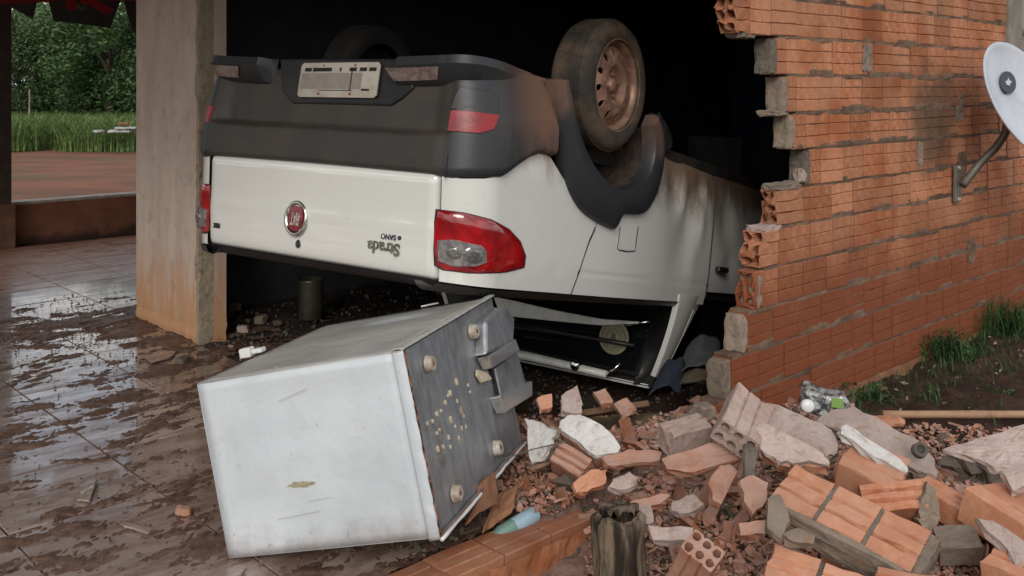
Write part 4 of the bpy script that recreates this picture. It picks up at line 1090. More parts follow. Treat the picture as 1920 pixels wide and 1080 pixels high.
# ---- wheel arches and wheels
fo = [(.374, .651), (.444, .497), (.524, .342), (.625, .231), (.752, .141), (.916, .103), (1.075, .082), (1.127, .16), (1.361, .175), (1.471, .291), (1.51, .442), (1.49, .56), (1.43, .64), (1.36, .67)]
fi = [(.484, .663), (.566, .542), (.673, .421), (.786, .344), (.923, .29), (1.06, .262), (1.191, .285), (1.309, .342), (1.358, .435), (1.362, .50), (1.345, .56), (1.32, .61)]
fo = [(f+(0 if f > .6 else .04), w) for f, w in fo]
for sg in (1, -1):
    A_ = resample(fo, 54); B_ = resample(fi, 54)
    for it_ in range(4):
        B_ = [B_[0]]+[(B_[q-1]+B_[q]*2+B_[q+1])/4 for q in range(1, 54)]+[B_[54]]
        A_ = [A_[0]]+[(A_[q] if min((A_[q]-Vector(fo[6])).length, (A_[q]-Vector(fo[7])).length) < .03 else (A_[q-1]+A_[q]*2+A_[q+1])/4) for q in range(1, 54)]+[A_[54]]
    prof_ = [(0, .800), (0, .846), (.04, .862), (.35, .884), (.7, .884), (.95, .874), (1.0, .860), (1.0, .80)]
    g = MB(); vs = []; fs = []
    for i_ in range(55):
        for t_, u_ in prof_:
            p = A_[i_].lerp(B_[i_], t_); vs.append((sg*u_, p.x, p.y))
    m_ = len(prof_)
    for i_ in range(54):
        for k_ in range(m_-1): fs.append((i_*m_+k_, (i_+1)*m_+k_, (i_+1)*m_+k_+1, i_*m_+k_+1))
    g.add(vs, fs+[tuple(range(m_)), tuple(54*m_+k_ for k_ in range(m_))]); obj('arch_flare', g, M['flare'], car, auto=40)
    # inner liner
    def liner(u, v, sg=sg):
        p = B_[int(round(u*54))]; c_ = Vector((1.0, .74)); q = c_+(p-c_)*(1.04)
        return (sg*(.86-.40*v), q.x, q.y+.02*mnoise.noise(Vector((p.x*9, p.y*9, v*5))))
    obj('arch_liner', MB().grid(liner, 54, 12), M['well'], car, smooth=True)
    obj('inner_arch', MB().grid(lambda u, v, sg=sg: (sg*.47, .45+1.0*u, .22+.5*v), 4, 4), M['well'], car)
    # front arch piece of the flare folded to the underside
    me = lump('arch_end', (.09, .22, .12), 5+sg, 4, .12); put('arch_end', me, M['flare'], car, Matrix.Translation((sg*.79, 1.54, .60)) @ Matrix.Rotation(R(-25), 4, 'X'))
    fl_ = [(1.16, .072), (1.325, .072), (1.335, .005), (1.18, -.003)]
    if sg == 1:
        g = MB(); a, b, c, d = [Vector(p) for p in fl_]
        def ff_(u, v):
            p = (a.lerp(b, u)).lerp(d.lerp(c, u), v); q = side_pt(1, p.x, p.y, .0035); return q
        obj('fuel_flap', g.grid(ff_, 8, 6), M['paint'], car, smooth=True)
        gp = [side_pt(1, x, y, .001) for x, y in [(1.16, .10), (1.157, .0), (1.18, -.006), (1.26, -.008), (1.338, .0), (1.345, .12)]]
        obj('fuel_flap_gap', MB().tube(gp, .0028, 5), M['black'], car)
    # lengthwise pinch seam gap line at door
    obj('door_gap', MB().tube([side_pt(sg, 2.268, w, .0) for w in [-.2+.02*k_ for k_ in range(34)]], .006, 6), M['black'], car)
    obj('panel_seam', MB().tube([side_pt(sg, lin(w, seam), w, -.001) for w in [-.22+.02*k_ for k_ in range(16)]], .0042, 6), M['black'], car)
def wheel(sg, dark=False, fc=.997, wc=.745, turn=0):
    base = Matrix.Translation((sg*.825, fc, wc)) @ (Matrix.Rotation(R(90*sg), 4, 'Y')) @ Matrix.Rotation(turn, 4, 'Z')
    # local z points outwards
    tp = [(.205, -.01), (.217, .004), (.235, .014), (.262, .012), (.285, .0), (.300, -.018), (.307, -.035), (.309, -.06), (.309, -.13), (.306, -.158), (.298, -.176), (.28, -.192), (.24, -.196), (.205, -.18)]
    wh = obj('wheel', MB().lathe(tp, 72, base), M['rubber_dark'] if dark else M['rubber'], car, smooth=True)
    g = MB()
    for ring_ in range(5):
        z0 = -.042-.024*ring_
        for k_ in range(72):
            th = 2*math.pi*(k_+.5*(ring_ % 2))/72
            g.box((.3065, -.0118, z0-.0108), (.3102, .0118, z0+.0108), base @ Matrix.Rotation(th, 4, 'Z'))
    obj('tread', g, M['rubber_dark'] if dark else M['rubber'], wh)
    rm = obj('rim', MB().lathe([(.212, .004), (.216, .008), (.219, .003), (.214, -.004), (.200, -.012), (.192, -.030), (.188, -.05), (.188, -.13)], 56, base), M['under'] if dark else M['rim'], wh, smooth=True)
    # wheel disc with oval holes
    bm = bmesh.new(); loops = []
    def lp_(pts):
        v_ = [bm.verts.new(p) for p in pts]; e_ = [bm.edges.new((v_[i_], v_[(i_+1) % len(v_)])) for i_ in range(len(v_))]; loops.append(v_); return e_
    def zz(r): return lin(r, [(.0, -.035), (.055, -.035), (.062, -.030), (.10, -.006), (.125, -.004), (.16, -.018), (.19, -.045)])
    E_ = []
    E_ += lp_([(.19*math.cos(2*math.pi*k_/48), .19*math.sin(2*math.pi*k_/48), 0) for k_ in range(48)])
    E_ += lp_([(.105*math.cos(2*math.pi*k_/48), .105*math.sin(2*math.pi*k_/48), 0) for k_ in range(48)])
    for h_ in range(12):
        th = 2*math.pi*(h_+.5)/12; cx, cy = .149*math.cos(th), .149*math.sin(th)
        E_ += lp_([(cx+.0205*math.cos(a_)*math.cos(th)-.0155*math.sin(a_)*math.sin(th), cy+.0205*math.cos(a_)*math.sin(th)+.0155*math.sin(a_)*math.cos(th), 0) for a_ in [2*math.pi*q_/10 for q_ in range(10)]])
    bmesh.ops.triangle_fill(bm, use_beauty=True, use_dissolve=False, edges=E_, normal=(0, 0, 1))
    for f_ in bm.faces:
        if f_.normal.z < 0: f_.normal_flip()
    hv = []
    for v_ in loops[2:]:
        w_ = [bm.verts.new((p.co.x, p.co.y, -.012)) for p in v_]
        for i_ in range(len(v_)): bm.faces.new((v_[i_], v_[(i_+1) % len(v_)], w_[(i_+1) % len(v_)], w_[i_]))
        hv += w_
    for p in bm.verts:
        r_ = math.hypot(p.co.x, p.co.y); p.co.z += zz(r_)
    me = bpy.data.meshes.new('wheel_disc'); bm.to_mesh(me); bm.free()
    put('wheel_disc', me, M['under'] if dark else M['rim'], wh, base)
    hub = [(.106, -.0065), (.100, -.004), (.092, -.008), (.080, -.030), (.068, -.036), (.034, -.036), (.030, -.022), (.026, -.018), (.001, -.017)]
    obj('hub', MB().lathe(hub, 40, base), M['under'] if dark else M['rim'], wh, smooth=True)
    obj('brake_backing', MB().lathe([(.001, -.06), (.187, -.06)], 30, base), M['black'], wh)
    for k_ in range(4):
        th = 2*math.pi*k_/4+.4
        obj('wheel_bolt', MB().lathe([(.001, -.016), (.007, -.016), (.0085, -.036)], 6, base @ Matrix.Translation((.052*math.cos(th), .052*math.sin(th), 0))), M['under'] if dark else M['rim'], wh)
    return wh
wheel(1); wheel(-1, True)
wheel(1, True, 3.65, .72); wheel(-1, True, 3.65, .72)
print('car done')

# ------------------------------------------------------------------ the fridge carcass
FM = Matrix(((.93213, .29726, -.20680, -.8385), (-.28634, .95465, .08162, 2.9140), (.22168, -.01686, .97497, 0), (0, 0, 0, 1)))
fx, fy, fz = .688, .815, .520
fd_ = empty('fridge', FM); tag(fd_, 'white dented fridge carcass lying under the tailgate, its four feet facing right', 'fridge')
def fb_(mb, a, b): return mb.box(a, b)
rimx = .655
def face(name, pts, th, mat, n1=14, n2=14, dentf=None):
    P = [Vector(p) for p in pts]; nn = (P[1]-P[0]).cross(P[3]-P[0]).normalized()
    def f_(u, v):
        p = (P[0].lerp(P[1], u)).lerp(P[3].lerp(P[2], u), v); q = dentf(u, v) if dentf else 0
        return tuple(p+nn*q)
    o = obj(name, MB().grid(f_, n1, n2), mat, fd_, smooth=True); m_ = o.modifiers.new('s', 'SOLIDIFY'); m_.thickness = th; m_.offset = -1; return o
def dn(u, v): return .009*mnoise.noise(Vector((u*3, v*3, 1)))*min(1, 8*min(u, 1-u))*min(1, 8*min(v, 1-v))
b_ = .004
shell = face('front_panel', [(b_, 0, b_), (rimx, 0, b_), (rimx, 0, fz-b_), (b_, 0, fz-b_)], .004, M['enamel'], 20, 20, dn)
face('top_panel', [(b_, b_, fz), (rimx, b_, fz), (rimx, fy-b_, fz), (b_, fy-b_, fz)], .004, M['enamel'], 20, 20, dn)
face('left_panel', [(0, fy-b_, b_), (0, b_, b_), (0, b_, fz-b_), (0, fy-b_, fz-b_)], .004, M['enamel'], 8, 8)
face('bottom_side', [(b_, fy-b_, 0), (rimx, fy-b_, 0), (rimx, b_, 0), (b_, b_, 0)], .004, M['enamel'], 8, 8)
face('back_panel', [(rimx, fy, b_), (b_, fy, b_), (b_, fy, fz-b_), (rimx, fy, fz-b_)], .004, M['enamel'], 8, 8)
ec_ = MB()
for p, q in [((b_, b_, b_), (rimx, b_, b_)), ((b_, b_, fz-b_), (rimx, b_, fz-b_)), ((b_, b_, b_), (b_, b_, fz-b_)), ((b_, b_, fz-b_), (b_, fy-b_, fz-b_)), ((b_, fy-b_, fz-b_), (rimx, fy-b_, fz-b_))]:
    ec_.tube([p, q], b_, 8)
obj('edge_fold', ec_, M['enamel'], fd_, smooth=True)
# folded rim round the base, slightly crumpled
def rimstrip(name, p0, p1, nrm, seed):
    p0 = Vector(p0); p1 = Vector(p1); nrm = Vector(nrm)
    def f_(u, v):
        p = p0.lerp(p1, u); cr = .004*mnoise.noise(Vector((u*12, seed, v*2)))+.003*mnoise.noise(Vector((u*31, seed, v)))
        return tuple(Vector((rimx+(fx-rimx)*v+cr*v, 0, 0))+p+nrm*(.003*math.sin(v*math.pi)+cr*.5*v-.004*max(0, v-.7)))
    o = obj(name, MB().grid(f_, 50, 8), M['enamel'], fd_, smooth=True); m_ = o.modifiers.new('s', 'SOLIDIFY'); m_.thickness = .003; return o
rimstrip('base_rim', (0, -.001, -.002), (0, -.001, fz+.001), (0, -1, 0), 1)
rimstrip('base_rim', (0, -.002, fz+.001), (0, fy, fz+.001), (0, 0, 1), 2)
rimstrip('base_rim', (0, -.002, -.001), (0, fy, -.001), (0, 0, -1), 3)
# rusty edge lines
rr_ = MB()
rr_.tube([(fx+.001, .004+.003*mnoise.noise(Vector((k_*.7, 0, 0))), fz*k_/30) for k_ in range(31)], [.003+.004*abs(mnoise.noise(Vector((k_*.5, 3, 0)))) for k_ in range(31)], 6)
rr_.tube([(fx+.001, fy*k_/30, .004+.002*mnoise.noise(Vector((k_*.7, 2, 0)))) for k_ in range(31)], [.002+.003*abs(mnoise.noise(Vector((k_*.5, 5, 0)))) for k_ in range(31)], 6)
obj('rusty_edge', rr_, M['rust'], fd_, smooth=True)
obj('white_lip', MB().tube([(fx+.003, fy*k_/20, -.004+.004*mnoise.noise(Vector((k_*.6, 7, 0)))) for k_ in range(21)], [.006+.003*mnoise.noise(Vector((k_*.5, 1, 0))) for k_ in range(21)], 6), M['white_plastic'], fd_, smooth=True)
obj('lower_lip', MB().grid(lambda u, v: (fx-.006+.016*v, fy*u, .0-.004+.014*v+.004*mnoise.noise(Vector((u*9, v, 0)))), 40, 3), M['enamel'], fd_)
# grey metal base plate
def bp_(u, v): 
    y = .006+(fy-.012)*u; z = .006+(fz-.012)*v
    return (fx-.010+.004*mnoise.noise(Vector((y*4, z*4, 2))), y, z)
obj('base_plate', MB().grid(bp_, 24, 18), M['galv'], fd_, smooth=True)
for px, py in [(806, 682), (888, 622), (933, 840), (856, 925)]:
    p = plane_hit(FM, px, py, 0, fx)
    B_ = Matrix.Translation((fx-.008, p.y, p.z)) @ Matrix.Rotation(R(90), 4, 'Y')
    ft = obj('foot', MB().lathe([(.006, .020), (.012, .022), (.020, .022), (.023, .018), (.024, .004), (.026, 0)], 20, B_), M['foot'], fd_, smooth=True)
    obj('foot_bolt', MB().lathe([(.001, .022), (.008, .022), (.009, .012)], 6, B_), M['rust'], ft)
for px, py, r_ in [(857, 716, 7), (845, 737, 5.5), (858, 752, 4), (836, 755, 5), (841, 742, 3), (820, 776, 4.5), (828, 770, 3), (812, 790, 4), (866, 770, 9), (878, 722, 3.5), (846, 787, 7), (820, 812, 3.5), (825, 806, 3), (845, 838, 4), (861, 822, 5), (866, 803, 5), (854, 800, 4), (874, 800, 4), (842, 820, 5), (832, 838, 4), (822, 842, 6), (802, 794, 4), (870, 780, 3), (882, 735, 3)]:
    p = plane_hit(FM, px, py, 0, fx-.008); rr = r_/FPX*2.75
    obj('vent_hole', MB().lathe([(.001, .0045), (rr*.85, .004), (rr, -.004)], 10, Matrix.Translation((fx-.010, p.y, p.z)) @ Matrix.Rotation(R(90), 4, 'Y') @ Matrix.Diagonal((1.25, .85, 1, 1))), M['hole_pale'] if r_ < 8 else M['foot'], fd_)
def fpoly(name, pix, x0, x1, mat, bev=0):
    P = [plane_hit(FM, x, y, 0, x1) for x, y in pix]
    Mx = Matrix(((0, 0, 1, 0), (1, 0, 0, 0), (0, 1, 0, 0), (0, 0, 0, 1)))
    g_ = MB().prism([(p.y, p.z) for p in P], x0, x1, Mx); r3 = random.Random(len(name)+int(pix[0][0])); g_.v = [(a+r3.uniform(-.007, .007), b+r3.uniform(-.004, .004), c+r3.uniform(-.004, .004)) for a, b, c in g_.v]
    me = g_.mesh(name); bm = bmesh.new(); bm.from_mesh(me); bmesh.ops.recalc_face_normals(bm, faces=bm.faces); bm.to_mesh(me); bm.free()
    return obj(name, me, mat, fd_, bevel=bev)
# torn compressor bay at the far side of the base: dark slot, bent brackets
fpoly('bay_slot', [(915, 668), (930, 668), (942, 700), (948, 770), (938, 775), (930, 720)], fx-.006, fx+.004, M['black'])
fpoly('bay_cover', [(912, 600), (940, 578), (968, 604), (962, 642), (912, 668)], fx-.02, fx+.030, M['galv'], .012)
fpoly('bracket', [(916, 668), (968, 634), (974, 656), (926, 692)], fx-.01, fx+.036, M['galv_bright'], .003)
fpoly('bracket_plate', [(932, 690), (970, 660), (988, 722), (943, 748)], fx-.008, fx+.012, M['galv'], .006)
fpoly('bracket', [(940, 742), (996, 714), (997, 742), (950, 776)], fx-.01, fx+.032, M['galv_bright'], .003)
fpoly('foam_scrap', [(897, 692), (916, 697), (922, 712), (905, 715), (897, 705)], fx-.006, fx+.006, M['hole_pale'], .002)
fpoly('torn_corner', [(930, 575), (946, 578), (966, 600), (960, 625), (944, 600)], fx-.03, fx+.02, M['galv'], .004)
# long grimy stain, bolt and clip
p0 = plane_hit(FM, 565, 908, 1, 0)
st_ = slab('grime_stain', [(-.045, .0), (-.02, .010), (.02, .008), (.05, .001), (.02, -.006), (-.02, -.006)], .0012, 3, .002)
put('grime_stain', st_, M['stain'], fd_, Matrix.Translation((p0.x, -.0055, p0.z)) @ Matrix.Rotation(R(90), 4, 'X'))
for (x_, y_, w_, h_, r_) in [(548, 740, .10, .0016, -14), (560, 965, .14, .0014, -4), (653, 1000, .002, .02, 0), (595, 795, .002, .010, 0), (520, 690, .002, .014, 0), (440, 1000, .003, .006, 0), (600, 935, .08, .0010, -3), (548, 850, .003, .007, 0)]:
    p0 = plane_hit(FM, x_, y_, 1, 0)
    obj('scratch', MB().box((-w_/2, -.0008, -h_/2), (w_/2, 0, h_/2), Matrix.Translation((p0.x, -.0052, p0.z)) @ Matrix.Rotation(R(r_), 4, 'Y')), simple('scratch_grey', (.44, .46, .48), .5, bst=0), fd_)
q = plane_hit(FM, 468, 668, 2, fz)
cl_ = tag(obj('plastic_clip', MB().box((-.028, -.018, -.002), (.014, .018, .03)).box((.014, -.012, .006), (.055, .022, .022)), M['white_plastic'], None, FM @ Matrix.Translation((q.x, q.y, fz)), bevel=.005), 'small white plastic clip lying on top of the fridge carcass', 'clip')
q = plane_hit(FM, 805, 573, 2, fz)
tag(obj('metal_strip', MB().box((-.03, -.006, .001), (.035, .006, .006)), M['steel_white'], None, FM @ Matrix.Translation((q.x, q.y, fz)) @ Matrix.Rotation(R(14), 4, 'Z')), 'short bright metal strip on the fridge top below the tailgate', 'strip')
print('fridge done')

# ------------------------------------------------------------------ satellite dish
L_ = Vector((.60, 0, -.80)).normalized(); N_ = Vector((.50, -.78, .375)); N_ = (N_-L_*N_.dot(L_)).normalized()
dc = at(1924, 186, 5.2)
DM = fr(dc, L_, N_.cross(L_))
di = empty('satellite_dish', DM); tag(di, 'pale grey satellite dish on a bent arm fixed to the brick wall', 'satellite dish')
prof_ = [(0.001, -.055), (.10, -.051), (.18, -.040), (.25, -.024), (.30, -.006), (.318, .004), (.326, .002), (.322, -.008), (.30, -.018), (.18, -.052), (.001, -.068)]
obj('reflector', MB().lathe(prof_, 56, Matrix.Diagonal((1.04, .94, 1, 1))), M['dish'], di, smooth=True)
q = plane_hit(DM, 1886, 156, 2, -.045)
lgp = Matrix.Translation((q.x, q.y, -.034)) @ Matrix.Rotation(R(0), 4, 'Z')
lo = obj('logo', MB().lathe([(.001, .004), (.072, .004), (.074, 0)], 26, lgp @ Matrix.Diagonal((.75, 1.15, 1, 1))), M['logo_dark'], di)
obj('logo_mark', MB().prism([(-.018, -.02), (.0, -.03), (.018, -.012), (.010, .004), (.018, .028), (-.004, .018), (-.016, .026), (-.010, .0)], .0042, .006, lgp), M['dish'], lo)
Di = DM.inverted()
wp = lambda a, b, z: Di @ H(a, b, z)
arm = [wp(5.385, 2.20, .865), Di @ at(1838, 305, 5.36), Di @ at(1868, 276, 5.34), Di @ at(1885, 250, 5.32), Di @ at(1889, 224, 5.31), Di @ at(1890, 200, 5.30)]
obj('arm', MB().tube([tuple(p) for p in arm], .021, 10), M['pipe_dark'], di, smooth=True)
obj('mount', MB().box((-.05, -.06, -.12), (.05, .06, -.070)), M['plastic_dark'], di, bevel=.01)
obj('wall_bracket', MB().prism([(-.035, -.10), (.035, -.10), (.035, -.02), (.02, .03), (.02, .10), (-.03, .10)], -.0, .02, Di @ WM @ Matrix.Translation((5.385, .87, .008))), M['pipe_dark'], di, bevel=.005)
for dy in (-.085, .085): obj('bracket_bolt', MB().lathe([(.001, .030), (.012, .028), (.014, .018)], 6, Di @ WM @ Matrix.Translation((5.385, .87+dy, .008))), M['galv_bright'], di)

# ------------------------------------------------------------------ rubble heap
def hz(x, y):
    h = .20*math.exp(-((x-1.30)/.50)**2-((y-2.85)/.55)**2)+.10*math.exp(-((x-.62)/.50)**2-((y-3.25)/.40)**2)+.06*math.exp(-((x-.75)/.4)**2-((y-3.9)/.5)**2)
    return h-dep(x, y)
hv = []; hf = []; n1, n2 = 150, 150
for i in range(n1+1):
    for j in range(n2+1):
        x = -.15+2.55*i/n1; y = 2.25+2.75*j/n2
        z = zg(x, y)+hz(x, y)+.020*mnoise.noise(Vector((x*14, y*14, 0)))+.012*mnoise.noise(Vector((x*35, y*35, 2)))-.0
        e = min(i, n1-i, j, n2-j)/12; 
        if e < 1: z -= .10*(1-e)
        b = VB.x*x+VB.y*y; a = VA.x*x+VA.y*y
        if b > 2.28 and a < 2.6 and hz(x, y) < .05: z -= .06
        if b > 2.2: z = z-.0
        hv.append((x, y, z-.015))
for i in range(n1):
    for j in range(n2): k = i*(n2+1)+j; hf.append((k, k+n2+1, k+n2+2, k+1))
n = NT('rubble_dust'); p_ = n.pos()
c_ = n.mix(n.ramp(n.noise(p_, 9, 7, .7), .35, .65), (.26, .16, .12), (.40, .255, .195)); c_ = n.mix(n.ramp(n.noise(p_, 23, 6, .7), .5, .66), c_, (.10, .085, .075))
n.bump(n.noise(p_, 45, 8, .8), 1.0, .02); M['dust'] = n.fin(c_, .95, spec=.2)
g = MB(); g.add(hv, hf); tag(obj('rubble_dust', g, M['dust'], smooth=True), 'crushed brick dust and grit bedding the rubble heap', 'rubble', kind='stuff')

def region_ok(px, py):
    # picture region that the loose rubble covers
    if py < 735 or px < 935: return False
    if px < 1000 and py > 960: return False
    if py > 965 and px < 1105: return False
    if py-735 < (1240-px)*.02: return False
    if px > 1240 and py < 760+max(0, (1340-px))*.3: return False
    if px > 1600 and py < 800: return False
    return True
def p2x(p): return (960+FPX*p[0]/p[1], 160+FPX*(HC-p[2])/p[1])
# families of fragments
def shard_mesh(kind, seed):
    rnd = random.Random(seed)
    if kind == 'flat':            # broken face of a hollow block, 8 mm thick
        m_ = rnd.randint(4, 6); a0_ = rnd.uniform(0, 6)
        poly = [(math.cos(a0_+2*math.pi*k/m_+rnd.uniform(-.35, .35))*rnd.uniform(.6, 1.1), math.sin(a0_+2*math.pi*k/m_+rnd.uniform(-.35, .35))*rnd.uniform(.35, .8)) for k in range(m_)]
        pts = [(x, y, z+rnd.uniform(-.03, .03)) for x, y in poly for z in (0, .22)]
        return hull('shard', pts)
    if kind == 'strip':           # long splinter of a rib
        pts = [(x, y*rnd.uniform(.7, 1.1), z*rnd.uniform(.7, 1.1)) for x in (-1.1+rnd.uniform(-.2, .2), 1.1+rnd.uniform(-.2, .2)) for y in (-.28, .28) for z in (-.16, .16)]
        return hull('shard', pts)
    pts = [Vector((rnd.gauss(0, 1), rnd.gauss(0, 1), rnd.gauss(0, 1))).normalized()*rnd.uniform(.65, 1) for _ in range(13)]
    return hull('lump', [(p.x, p.y*.8, p.z*.65) for p in pts])
fl = [shard_mesh('flat', s) for s in range(14)]; sp = [shard_mesh('strip', s) for s in range(6)]; lp3 = [shard_mesh('lump', s) for s in range(10)]
def corner_shard(seed):            # L-shaped bit of block: two walls still joined
    rnd = random.Random(seed); L1 = rnd.uniform(.8, 1.3); t = .16
    prof = [(0, 0), (rnd.uniform(.7, 1), 0), (rnd.uniform(.7, .95), t), (t, t), (t, rnd.uniform(.5, .9)), (0, rnd.uniform(.6, .95))]
    g = MB(); n_ = len(prof)
    vs = [(-L1+rnd.uniform(-.2, .2), y-.4, z-.3) for y, z in prof]+[(L1+rnd.uniform(-.2, .2), y-.4, z-.3) for y, z in prof]
    g.add(vs, [tuple(range(n_-1, -1, -1)), tuple(range(n_, 2*n_))]+[(i, (i+1) % n_, n_+(i+1) % n_, n_+i) for i in range(n_)])
    me = g.mesh('shard'); return me
cs = [corner_shard(s) for s in range(8)]
def with_mat(meshes, mat):
    out = []
    for m_ in meshes:
        c_ = m_.copy(); c_.materials.clear(); c_.materials.append(mat); out.append(c_)
    return out
fam = [('brick_shard', with_mat(fl, M['brick']), 'flat dusty shard of hollow brick lying loose on the rubble heap', 'brick shards on the rubble heap', .42),
       ('brick_splinter', with_mat(sp, M['brick']), 'thin dusty splinter of brick rib lying loose on the rubble heap', 'brick splinters on the rubble heap', .12),
       ('brick_corner', with_mat(cs, M['brick']), 'angled broken piece of hollow brick lying loose on the rubble heap', 'angled brick pieces on the rubble heap', .24),
       ('mortar_lump', with_mat(lp3, M['mortar']), 'grey lump of mortar lying loose among the brick shards', 'mortar lumps on the rubble heap', .22)]
rr = random.Random(11); placed = 0; tries = 0; kinds = {}
while placed < 760 and tries < 40000:
    tries += 1
    x = rr.uniform(-.1, 1.9); y = rr.uniform(2.4, 4.7); z = zg(x, y)+hz(x, y)
    px, py = p2x((x, y, z))
    if not region_ok(px, py) or px > 2000 or py > 1130: continue
    if px > 1450 and rr.random() < .55: continue
    size = rr.choice([.020, .025, .030, .037, .045, .058])*rr.uniform(.85, 1.2)
    if y > 3.7: size *= .8
    r_ = rr.random(); acc = 0
    for nm, ms, lb, gp, pr in fam:
        acc += pr
        if r_ <= acc: break
    if kinds.get(nm, 0) >= 290: continue
    kinds[nm] = kinds.get(nm, 0)+1
    o = bpy.data.objects.new(nm, rr.choice(ms)); col.objects.link(o)
    o.location = (x, y, z+size*rr.uniform(.2, .8)+.006); o.scale = (size*rr.uniform(.9, 1.3), size, size*rr.uniform(.8, 1.1))
    o.rotation_euler = (rr.gauss(0, .5), rr.gauss(0, .5), rr.uniform(0, 6.28))
    tag(o, lb, nm.split('_')[1] if nm != 'mortar_lump' else 'mortar', gp); placed += 1
# uncountable small chips
def chips(name, N, samp, smin, smax, mat, label, cat, rnd):
    base = []
    for s in range(6):
        me = (fl+lp3)[s*3 % 20]; base.append(([Vector(v.co) for v in me.vertices], [tuple(p.vertices) for p in me.polygons]))
    g = MB(); c_ = 0; t_ = 0
    while c_ < N and t_ < N*12:
        t_ += 1
        q = samp(rnd)
        if q is None: continue
        vs, fs = base[rnd.randrange(6)]; s = rnd.uniform(smin, smax)*rnd.uniform(.6, 1)
        Mx = Matrix.Translation(Vector(q)+Vector((0, 0, s*.3))) @ Matrix.Rotation(rnd.uniform(0, 6.28), 4, Vector((rnd.gauss(0, 1), rnd.gauss(0, 1), rnd.gauss(0, 1.5))).normalized()) @ Matrix.Scale(s, 4)
        g.add(vs, fs, Mx); c_ += 1
    return tag(obj(name, g, mat), label, cat, kind='stuff')
def samp_heap(r):
    x = r.uniform(-.1, 2.0); y = r.uniform(2.35, 4.8); z = zg(x, y)+hz(x, y)-.008+r.random()**1.5*.05; px, py = p2x((x, y, z))
    return (x, y, z) if region_ok(px, py) else None
chips('brick_chips', 21000, samp_heap, .007, .024, M['chips'], 'small red brick chips filling the rubble heap', 'rubble', random.Random(3))
chips('mortar_chips', 5500, samp_heap, .006, .019, M['mortar'], 'small grey mortar crumbs filling the rubble heap', 'rubble', random.Random(4))

# ---- large pieces, each its own thing; frame from three corners of the visible face
def tri(A_, B_, C_, Lx=None, Ly=None):
    a = at(*A_); b = at(*B_); c = at(*C_); x = b-a; y = c-a
    z = x.cross(y)
    if z.dot(Vector((0, 0, HC))-a) < 0: a = c; y = -y
    Mx = fr(a, x, y); return Mx, x.length, (y-x.normalized()*y.dot(x.normalized())).length
def block_thing(name, label, cat, A_, B_, C_, nb, mat, Ln=None, T=.09, mort=True, jag=(.0, .0), holes=(False, False), seed=0, group=None, dust=None, endplug=None, groove=.011, Lb=None):
    Mx, lx, ly = tri(A_, B_, C_)
    root = empty(name, Mx); tag(root, label, cat, group)
    Lt = lx; lb = Lt/nb
    for k in range(nb):
        first, last = k == 0, k == nb-1
        me = rib_brick('brick', Lx=lb-.012 if nb > 1 else lb, Ht=ly, T=T, seg=3, jag=(jag[0] if first else .001, jag[1] if last else .001), jit=.0028, seed=seed+k, holes=(holes[0] if first else holes[1] if last else False) or (nb == 1 and any(holes)), groove=groove)
        put('brick', me, mat, root, Matrix.Translation((k*lb+(.006 if nb > 1 else 0), 0, 0)) @ Matrix.Rotation(random.uniform(-.012, .012), 4, 'Y'))
    if mort and nb > 1:
        for k in range(1, nb):
            me = lump('mortar_joint', (.016, ly*1.0, T*.98), seed+k, 4, .12); put('mortar_joint', me, M['mortar_dark'], root, Matrix.Translation((k*lb, ly/2, -T/2-.003)))
    if endplug == 'bed':
        me = lump('mortar_bed', (Lt*1.0, .022, T*.96), seed+8, 5, .35); put('mortar_bed', me, M['mortar'], root, Matrix.Translation((Lt/2, -.008, -T/2)))
        me = lump('mortar_end', (.03, ly*1.02, T*1.0), seed+9, 5, .2); put('mortar_end', me, M['mortar'], root, Matrix.Translation((Lt+.006, ly/2, -T/2-.002)))
    return root
block_thing('brick_chunk', 'largest chunk of three ribbed orange bricks still joined by mortar, lower right', 'brick chunk', (1442, 930, 2.66), (1712, 1072, 2.42), (1476, 862, 2.76), 3, M['brick_orange'], seed=100, endplug='bed', jag=(.006, .002))
block_thing('brick_chunk', 'two joined orange bricks at the bottom edge, below the three brick chunk', 'brick chunk', (1425, 1075, 2.42), (1625, 1150, 2.30), (1462, 1022, 2.52), 2, M['brick_orange'], seed=110, jag=(.02, .004), endplug='bed')
block_thing('loose_brick', 'orange brick with level ribs wedged behind the three brick chunk', 'brick', (1622, 960, 2.78), (1742, 950, 2.74), (1616, 906, 2.84), 1, M['brick_orange'], seed=120)
block_thing('loose_brick', 'orange brick leaning down to the right beside a grey mortar edge', 'brick', (1712, 905, 2.86), (1826, 972, 2.72), (1736, 886, 2.92), 1, M['brick_orange'], seed=123, T=.07)
block_thing('loose_brick', 'dusty orange block with three deep ribs on top at the right edge', 'brick', (1812, 912, 2.72), (1950, 1005, 2.52), (1868, 888, 2.84), 1, M['brick_orange'], seed=130, T=.10, groove=.009)
block_thing('brick_chunk', 'broken orange brick under a pale mortar skin, bottom right corner', 'brick chunk', (1838, 1050, 2.44), (1960, 1110, 2.32), (1834, 975, 2.58), 1, M['brick_orange'], seed=140, T=.09, jag=(.02, .0))
block_thing('brick_chunk', 'smashed orange brick at the bottom edge right of centre', 'brick chunk', (1640, 1110, 2.36), (1760, 1130, 2.3), (1650, 1062, 2.42), 1, M['brick_orange'], seed=143, jag=(.02, .02))
r11 = block_thing('broken_block', 'split orange block with an open cavity among the grey plaster slabs', 'brick chunk', (1570, 868, 2.90), (1672, 918, 2.80), (1592, 808, 3.02), 1, M['brick_orange'], seed=150, holes=(True, True), jag=(.02, .02), T=.10)
r7 = block_thing('hollow_block', 'hollow red block with six round holes facing up, bottom centre', 'brick', (1270, 1018, 2.44), (1322, 1064, 2.38), (1296, 978, 2.52), 1, M['brick'], T=.18, seed=160)
